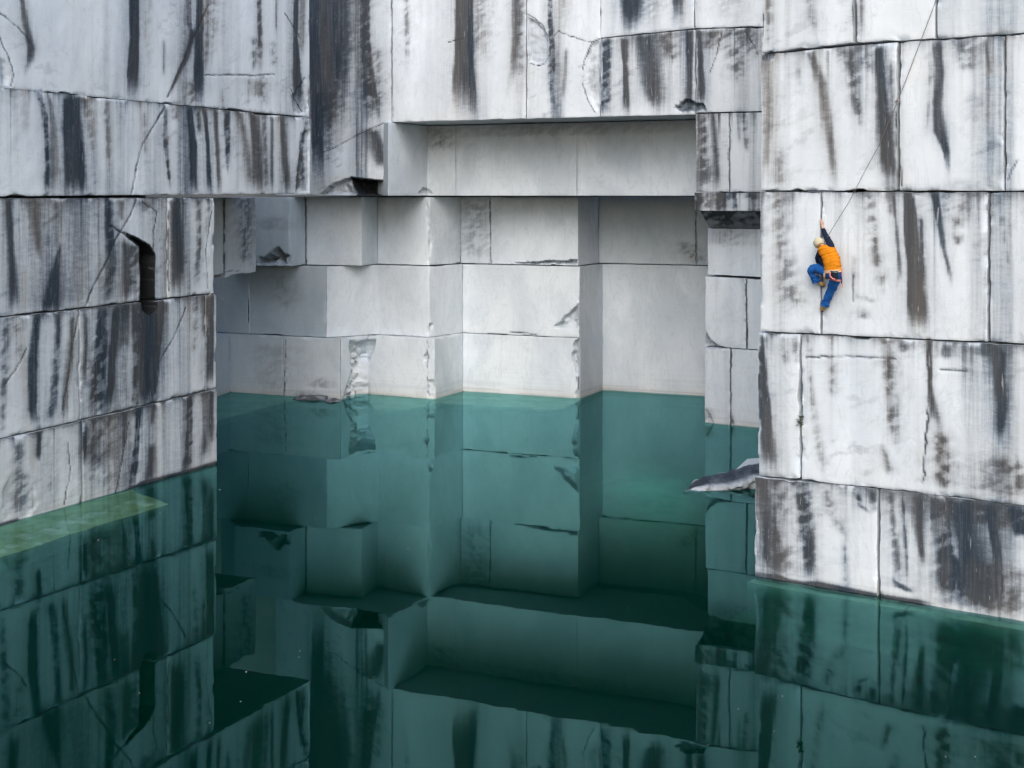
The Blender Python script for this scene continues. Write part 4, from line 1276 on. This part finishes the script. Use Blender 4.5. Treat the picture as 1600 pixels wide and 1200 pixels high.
# ------------------------------------------------------------------ the climber
M_SKIN = simple('skin', (.50, .30, .22), .55, .4, .05)
M_ORANGE = simple('orange shirt', (.60, .20, .006), .85, .2, .10, 12)
M_NAVY = simple('navy sleeves', (.008, .014, .035), .85, .2)
M_BLUE = simple('blue trousers', (.010, .085, .30), .85, .2, .14, 10)
M_BEANIE = simple('tan knitted cap', (.50, .45, .32), .95, .1, .14, 60)
M_SHOE = simple('tan climbing shoe', (.42, .25, .08), .6)
M_RUB = simple('black rubber', (.015, .015, .018), .6)
M_BAG = simple('dark chalk bag', (.010, .014, .025), .8)
M_PINK = simple('pink webbing', (.62, .22, .20), .8)
M_BELT = simple('sand webbing', (.62, .42, .25), .8)
M_METAL = simple('metal', (.35, .35, .37), .35, .5, .05, 8, .9)
e3 = Vector((norm2(W_RIGHT.p[1] - W_RIGHT.p[0])[0], norm2(W_RIGHT.p[1] - W_RIGHT.p[0])[1], 0))
n3 = Vector((-W_RIGHT.inw[0], -W_RIGHT.inw[1], 0))
z3 = Vector((0, 0, 1))
Rm = Matrix((e3, n3, z3)).transposed().to_3x3()      # local (along wall, out of wall, up) -> world
def onwall(x, y, n):
    """point seen at image (x,y) that stands n metres off the right wall"""
    r = (x - CX) / F; P0 = W_RIGHT.p[0] - W_RIGHT.inw * n; d = norm2(W_RIGHT.p[1] - W_RIGHT.p[0])
    t = (r * P0[1] - P0[0]) / (d[0] - r * d[1]); Y = P0[1] + d[1] * t
    return Vector((P0[0] + d[0] * t, Y, EYE - (y - HOR) * Y / F))
person = empty('person', onwall(1302, 427, .40))
tag(person, 'climber in orange shirt, blue trousers and tan cap reaching up the dark crack', 'climber')
ORG = person.location.copy()
def skinned(name, pts, edges, mat, parent=None, sub=2, root=0):
    """pts: {key:(image x, image y, distance off wall, radius along, radius across)}"""
    keys = list(pts); me = bpy.data.meshes.new(name)
    me.from_pydata([onwall(*pts[k][:3]) - ORG for k in keys], [(keys.index(a), keys.index(b)) for a, b in edges], [])
    o = bpy.data.objects.new(name, me); COL.objects.link(o); o.parent = parent or person
    md = o.modifiers.new('skin', 'SKIN'); md.use_smooth_shade = True; md.branch_smoothing = .4
    for i, k in enumerate(keys):
        r = pts[k][3]; r2 = pts[k][4] if len(pts[k]) > 4 else r
        sv = me.skin_vertices[0].data[i]; sv.radius = (r, r2)
        sv.use_root = (i == root)
    ms = o.modifiers.new('sub', 'SUBSURF'); ms.levels = sub; ms.render_levels = sub
    me.materials.append(mat); return o
J = dict(pelvis=(1302, 427, .38, .10), waist=(1300, 415, .40, .10), chest=(1293, 398, .36, .12), neckb=(1288, 386.5, .33, .07), neck=(1284, 383, .33, .055),
         head=(1280.5, 381, .32, .075), headt=(1279, 377.5, .31, .065), face=(1277.5, 383, .25, .05),
         shR=(1296.5, 385, .30, .06), elR=(1290.5, 369.5, .16, .05), wrR=(1285.6, 356, .07, .033), paR=(1283.6, 350, .03, .034),
         shL=(1282, 396, .28, .07), elL=(1277.5, 407, .14, .05), wrL=(1283.2, 414.5, .04, .033), paL=(1284, 418, .01, .034),
         hipL=(1295, 427, .33, .07), knL=(1268.5, 419.5, .26, .068), anL=(1280.5, 441, .13, .045), foL=(1286, 446, .05, .04),
         hipR=(1305, 431, .34, .07), knR=(1297.5, 452, .20, .068), anR=(1287.5, 475, .12, .045), foR=(1284.5, 484, .05, .04))
E = [('pelvis', 'waist'), ('waist', 'chest'), ('chest', 'neckb'), ('neckb', 'neck'), ('neck', 'head'), ('head', 'headt'), ('head', 'face'),
     ('chest', 'shR'), ('shR', 'elR'), ('elR', 'wrR'), ('wrR', 'paR'), ('chest', 'shL'), ('shL', 'elL'), ('elL', 'wrL'), ('wrL', 'paL'),
     ('pelvis', 'hipL'), ('hipL', 'knL'), ('knL', 'anL'), ('anL', 'foL'), ('pelvis', 'hipR'), ('hipR', 'knR'), ('knR', 'anR'), ('anR', 'foR')]
for k, (bx, by, sg) in dict(R=(1283.6, 350, -1), L=(1284, 418, -1)).items():      # fingers curling into the crack
    for i in range(4):
        dx = (-1.2 + i * .8); dl = (1.0, 1.15, 1.1, .85)[i]
        J[f'f{k}{i}a'] = (bx + dx - .6, by - 3.2 * dl, .035 if k == 'R' else .0, .0095); J[f'f{k}{i}b'] = (bx + dx * .8 - .9, by - 6.0 * dl, .02 if k == 'R' else -.02, .0085)
        J[f'f{k}{i}c'] = (bx + dx * .7 - 1.0, by - 8.2 * dl, -.01, .0075)
        E += [(f'pa{k}', f'f{k}{i}a'), (f'f{k}{i}a', f'f{k}{i}b'), (f'f{k}{i}b', f'f{k}{i}c')]
    J[f't{k}a'] = (bx + 2.4, by - 1.0, .05 if k == 'R' else .02, .011); J[f't{k}b'] = (bx + 2.2, by - 4.0, .03 if k == 'R' else .0, .009)
    E += [(f'pa{k}', f't{k}a'), (f't{k}a', f't{k}b')]
skinned('body', J, E, M_SKIN)
# clothing: each a shell a little larger than the body under it
def loft(name, rings, mat, seg=36, wrinkle=.012, seed=3):
    """rings: (image x, image y, distance off wall, half width along the wall, half depth)"""
    bm = bmesh.new(); rows = []; m = 5; R_ = []
    for i in range(len(rings) - 1):
        for k in range(m):
            t = k / m; t2 = t
            R_.append([a * (1 - t2) + b * t2 for a, b in zip(rings[i], rings[i + 1])])
    R_.append(list(rings[-1]))
    for x, y, nn, ra, rb in R_:
        c = onwall(x, y, nn); row_ = []
        for k in range(seg):
            a = 6.28318 * k / seg; ca, sa = math.cos(a), math.sin(a)
            ca = math.copysign(abs(ca) ** .85, ca); sa = math.copysign(abs(sa) ** .85, sa)
            wv = float(vnoise(np.array([ca * 2.2 + (y + x * .6) * .42]), np.array([sa * 1.5 + (y - x) * .16]), seed)[0]) - .5
            p = c + e3 * (ca * (ra + wv * wrinkle * 2)) + n3 * (sa * (rb + wv * wrinkle * 2.4))
            row_.append(bm.verts.new(p - ORG))
        rows.append(row_)
    for i in range(len(rows) - 1):
        for k in range(seg): bm.faces.new((rows[i][k], rows[i][(k + 1) % seg], rows[i + 1][(k + 1) % seg], rows[i + 1][k]))
    bm.faces.new(rows[0][::-1]); bm.faces.new(rows[-1])
    bmesh.ops.recalc_face_normals(bm, faces=bm.faces)
    me = bpy.data.meshes.new(name); bm.to_mesh(me); bm.free(); me.materials.append(mat)
    for p in me.polygons: p.use_smooth = True
    o = bpy.data.objects.new(name, me); COL.objects.link(o); o.parent = person; return o
loft('shirt', [(1301.8, 423.5, .385, .180, .140), (1301.6, 420, .39, .188, .140), (1301.0, 414, .395, .182, .135), (1298.6, 405, .385, .190, .140), (1295, 397, .37, .205, .14),
               (1292.2, 390.5, .355, .200, .135), (1291.2, 386.5, .345, .165, .12), (1289.8, 384, .34, .10, .09), (1288.4, 382.5, .335, .07, .07)], M_ORANGE, wrinkle=.02)
def limbs(name, chains, mat, seg=20, wrinkle=.014):
    bm = bmesh.new()
    for ch in chains:
        P = [(onwall(x, y, nn), r_) for x, y, nn, r_ in ch]; pts = []
        for i in range(len(P) - 1):
            p0 = P[max(i - 1, 0)][0]; p1, r1 = P[i]; p2, r2 = P[i + 1]; p3 = P[min(i + 2, len(P) - 1)][0]
            for k in range(6):
                t = k / 6
                q = .5 * ((2 * p1) + (p2 - p0) * t + (2 * p0 - 5 * p1 + 4 * p2 - p3) * t * t + (3 * p1 - p0 - 3 * p2 + p3) * t ** 3)
                pts.append((q, r1 * (1 - t) + r2 * t))
        pts.append(P[-1]); rows = []; ax = None
        for i, (q, r_) in enumerate(pts):
            d = (pts[min(i + 1, len(pts) - 1)][0] - pts[max(i - 1, 0)][0]).normalized()
            ax = (n3 if ax is None else ax); ax = (ax - d * ax.dot(d)).normalized(); ay = d.cross(ax)
            row_ = []
            for k in range(seg):
                a = 6.28318 * k / seg
                wv = float(vnoise(np.array([math.cos(a) * 1.6 + i * .45]), np.array([math.sin(a) * 1.6 + i * .2]), 5)[0]) - .5
                row_.append(bm.verts.new(q - ORG + (ax * math.cos(a) + ay * math.sin(a)) * (r_ + wv * wrinkle * 2)))
            rows.append(row_)
        for i in range(len(rows) - 1):
            for k in range(seg): bm.faces.new((rows[i][k], rows[i][(k + 1) % seg], rows[i + 1][(k + 1) % seg], rows[i + 1][k]))
        bm.faces.new(rows[0][::-1]); bm.faces.new(rows[-1])
    bmesh.ops.recalc_face_normals(bm, faces=bm.faces)
    me = bpy.data.meshes.new(name); bm.to_mesh(me); bm.free(); me.materials.append(mat)
    for p in me.polygons: p.use_smooth = True
    o = bpy.data.objects.new(name, me); COL.objects.link(o); o.parent = person; return o
limbs('sleeve', [[(1296.8, 390, .33, .085), (1297.6, 384, .30, .088), (1294.8, 377, .24, .070), (1290.8, 369.5, .165, .062), (1288, 363, .11, .050), (1286.2, 357.8, .08, .042)]], M_NAVY, wrinkle=.006)
limbs('sleeve', [[(1284, 394, .32, .09), (1281.6, 397.5, .27, .088), (1278.8, 403, .20, .072), (1278.6, 408, .14, .062), (1281.5, 412, .09, .05), (1283, 414.2, .06, .042)]], M_NAVY, wrinkle=.006)
skinned('undershirt', dict(a=(1284, 398, .27, .10), b=(1287, 408, .27, .12), c=(1293, 417, .29, .11)), [('a', 'b'), ('b', 'c')], M_NAVY)
limbs('trousers', [[(1302, 420.5, .39, .13), (1302.5, 424.5, .385, .165), (1303, 430, .37, .165), (1303.5, 435, .35, .11)],
                   [(1300, 427, .36, .13), (1292, 425, .33, .125), (1282, 421.2, .29, .108), (1273.5, 419.6, .265, .102), (1269.3, 422, .245, .102), (1270.2, 428.5, .21, .092), (1273.5, 434, .17, .095), (1276.0, 440.5, .14, .105)],
                   [(1304.5, 428, .37, .14), (1305, 434, .33, .128), (1303, 443, .27, .112), (1298.5, 453.5, .205, .096), (1294.5, 463, .16, .086), (1290.8, 471, .125, .086), (1288.6, 477.2, .105, .092)]], M_BLUE)
bm = bmesh.new(); bmesh.ops.create_uvsphere(bm, u_segments=28, v_segments=18, radius=1.0)
hd = (onwall(1278.2, 376.5, .30) - onwall(1281.6, 383.5, .34)).normalized()     # direction of the crown
cen = onwall(1279.4, 379.6, .325); rot_ = hd.to_track_quat('Z', 'Y').to_matrix()
for v in bm.verts:
    c0 = v.co.copy(); k = 1 + .02 * math.sin(c0.z * 40)
    if c0.z < -.55: c0.z = -.55 - (c0.z + .55) * -.15
    v.co = rot_ @ Vector((c0.x * .112 * k, c0.y * .120 * k, c0.z * .125)) + cen - ORG
me = bpy.data.meshes.new('cap'); bm.to_mesh(me); bm.free(); me.materials.append(M_BEANIE)
for p in me.polygons: p.use_smooth = True
o = bpy.data.objects.new('cap', me); COL.objects.link(o); o.parent = person
for (sx, sy, tx, ty, nn) in ((1281.2, 441.2, 1288.4, 446.6, .09), (1286.6, 477.2, 1283.4, 486.2, .08)):
    sh = skinned('shoe', dict(a=(sx, sy, nn + .05, .050), b=((sx * .6 + tx * .4), (sy * .6 + ty * .4), nn + .02, .056), c=((sx + 2 * tx) / 3, (sy + 2 * ty) / 3, nn - .02, .050), d=(tx, ty, nn - .05, .028)), [('a', 'b'), ('b', 'c'), ('c', 'd')], M_SHOE)
    skinned('sole', dict(a=((sx * .5 + tx * .5) + .4, (sy * .5 + ty * .5) + 1.6, nn - .01, .030), c=((sx + 3 * tx) / 4 + .3, (sy + 3 * ty) / 4 + 1.6, nn - .03, .034), d=(tx + .2, ty + .8, nn - .05, .024)), [('a', 'c'), ('c', 'd')], M_RUB, parent=sh)
    o = sh.children[0]
def tube(name, pts, r, mat, parent=None, seg=6, world=False, closed=False):
    """a cord through world points"""
    base = Vector((0, 0, 0)) if world else ORG
    bm = bmesh.new(); rings = []; n = len(pts)
    for i, p in enumerate(pts):
        d = (pts[(i + 1) % n] - pts[i - 1]) if closed else (pts[min(i + 1, n - 1)] - pts[max(i - 1, 0)])
        d = d.normalized(); a = d.cross(Vector((0.3, 1, 0.2))).normalized(); b = d.cross(a)
        rr = r[i] if isinstance(r, (list, tuple)) else r
        rings.append([bm.verts.new(p - base + (a * math.cos(6.2832 * k / seg) + b * math.sin(6.2832 * k / seg)) * rr) for k in range(seg)])
    for i in range(n if closed else n - 1):
        q = rings[(i + 1) % n]
        for k in range(seg): bm.faces.new((rings[i][k], rings[i][(k + 1) % seg], q[(k + 1) % seg], q[k]))
    if not closed: bm.faces.new(rings[0][::-1]); bm.faces.new(rings[-1])
    bmesh.ops.recalc_face_normals(bm, faces=bm.faces)
    me = bpy.data.meshes.new(name); bm.to_mesh(me); bm.free(); me.materials.append(mat)
    for p in me.polygons: p.use_smooth = True
    o = bpy.data.objects.new(name, me); COL.objects.link(o)
    if parent: o.parent = parent
    return o
def hoop(cx, cy, cn, ra, rb, tilt, n=22):
    c = onwall(cx, cy, cn); ax = (e3 * math.cos(tilt) + z3 * math.sin(tilt)); ay = n3
    return [c + ax * ra * math.cos(6.2832 * i / n) + ay * rb * math.sin(6.2832 * i / n) for i in range(n)]
def band(name, loop, h, mat, tilt, th=.012):
    up_ = (z3 * math.cos(tilt) - e3 * math.sin(tilt)); bm = bmesh.new(); n = len(loop); c = sum(loop, Vector()) / n
    rows = []
    for s_, k in ((-1, 0), (1, 0), (1, 1), (-1, 1)):
        rows.append([bm.verts.new(p + up_ * h * s_ + (p - c).normalized() * th * k - ORG) for p in loop])
    for j in range(4):
        for i in range(n): bm.faces.new((rows[j][i], rows[j][(i + 1) % n], rows[(j + 1) % 4][(i + 1) % n], rows[(j + 1) % 4][i]))
    bmesh.ops.recalc_face_normals(bm, faces=bm.faces)
    me = bpy.data.meshes.new(name); bm.to_mesh(me); bm.free(); me.materials.append(mat)
    o = bpy.data.objects.new(name, me); COL.objects.link(o); o.parent = person; return o
hb = band('harness_belt', hoop(1302.0, 423.8, .385, .190, .155, .12), .030, M_BELT, .15)
band('leg_loop', hoop(1293, 426.0, .335, .138, .138, 1.25), .022, M_BELT, 1.15)
band('leg_loop', hoop(1304.8, 436, .32, .138, .14, -.2), .022, M_PINK, -.2)
def bag(name, cx, cy, cn, mat):
    p = onwall(cx, cy, cn); bm = bmesh.new()
    prof = [(0.0, -.10), (.055, -.098), (.075, -.06), (.078, 0), (.072, .06), (.078, .075), (.070, .078), (.060, .03), (0, .02)]
    n = 14; rr = []
    for r, h in prof: rr.append([bm.verts.new(p - ORG + e3 * math.cos(6.2832 * k / n) * r * 1.15 + n3 * math.sin(6.2832 * k / n) * r * .8 + (z3 * 1 + n3 * .15) * h) for k in range(n)])
    for i in range(len(prof) - 1):
        for k in range(n): bm.faces.new((rr[i][k], rr[i][(k + 1) % n], rr[i + 1][(k + 1) % n], rr[i + 1][k]))
    bmesh.ops.remove_doubles(bm, verts=bm.verts, dist=1e-5); bmesh.ops.recalc_face_normals(bm, faces=bm.faces)
    me = bpy.data.meshes.new(name); bm.to_mesh(me); bm.free(); me.materials.append(mat)
    for q in me.polygons: q.use_smooth = True
    o = bpy.data.objects.new(name, me); COL.objects.link(o); o.parent = person; return o
bg_o = bag('chalk_bag', 1303.5, 429, .57, M_BAG)
tube('bag_strap', [onwall(x, y, .63) for x, y in ((1297.5, 425), (1296.6, 429), (1297.6, 432.5), (1301, 435.5), (1305, 436.5))], .016, M_PINK, bg_o)
tube('bag_rim', [onwall(1303.5, 425, .58) + e3 * math.cos(a) * .09 + n3 * math.sin(a) * .06 for a in [i * .4488 for i in range(14)]], .007, M_METAL, bg_o, closed=True)
qd = tube('gear_sling', [onwall(x, y, .42) for x, y in ((1314.5, 419), (1315.8, 424), (1315.3, 429), (1315.0, 432))], .010, M_PINK, person)
tube('quickdraw', [onwall(x, y, .42) for x, y in ((1315.0, 432), (1314.6, 435.5), (1315.4, 437.5), (1314.9, 441), (1315.1, 443))], [.012, .016, .009, .016, .012], M_RUB, person)
tube('carabiner', [onwall(1315, 445.5, .42) + e3 * math.cos(a) * .022 + z3 * math.sin(a) * .04 for a in [i * .5236 for i in range(12)]], .007, M_PINK, person, closed=True)

# rope: top anchor out of frame, clipped once, down to his harness
M_ROPE = simple('rope', (.16, .13, .12), .8)
rp_px = [(1497, -120, .03), (1480, -50, .03), (1462, 0, .03), (1459.8, 8, .03), (1431, 84, .04), (1403, 158, .05), (1388, 192, .07), (1374, 226, .09), (1350, 270, .13), (1327, 315, .17), (1310, 342, .21), (1296, 365, .24), (1289, 376, .25), (1287, 388, .22), (1292, 405, .2), (1298, 418, .22)]
o = tube('rope', [onwall(*p) for p in rp_px], .0065, M_ROPE, seg=6, world=True)
tag(o, 'thin climbing rope running from the climber diagonally up to the top edge', 'rope')
cb = empty('bolt_anchor', onwall(1402, 158, .03)); tag(cb, 'small rusty bolt hanger with clip where the rope meets the dark joint', 'climbing bolt')
O2 = ORG; ORG = cb.location.copy()
tube('carabiner', [onwall(1403, 158.5, .05) + e3 * math.cos(a) * .025 + z3 * math.sin(a) * .05 for a in [i * .5236 for i in range(12)]], .007, M_METAL, cb, closed=True)
tube('hanger', [onwall(1400, 159, .0), onwall(1401, 158.6, .03), onwall(1403, 157, .05)], [.016, .022, .012], simple('rusty steel', (.22, .10, .06), .7), cb)
ORG = O2
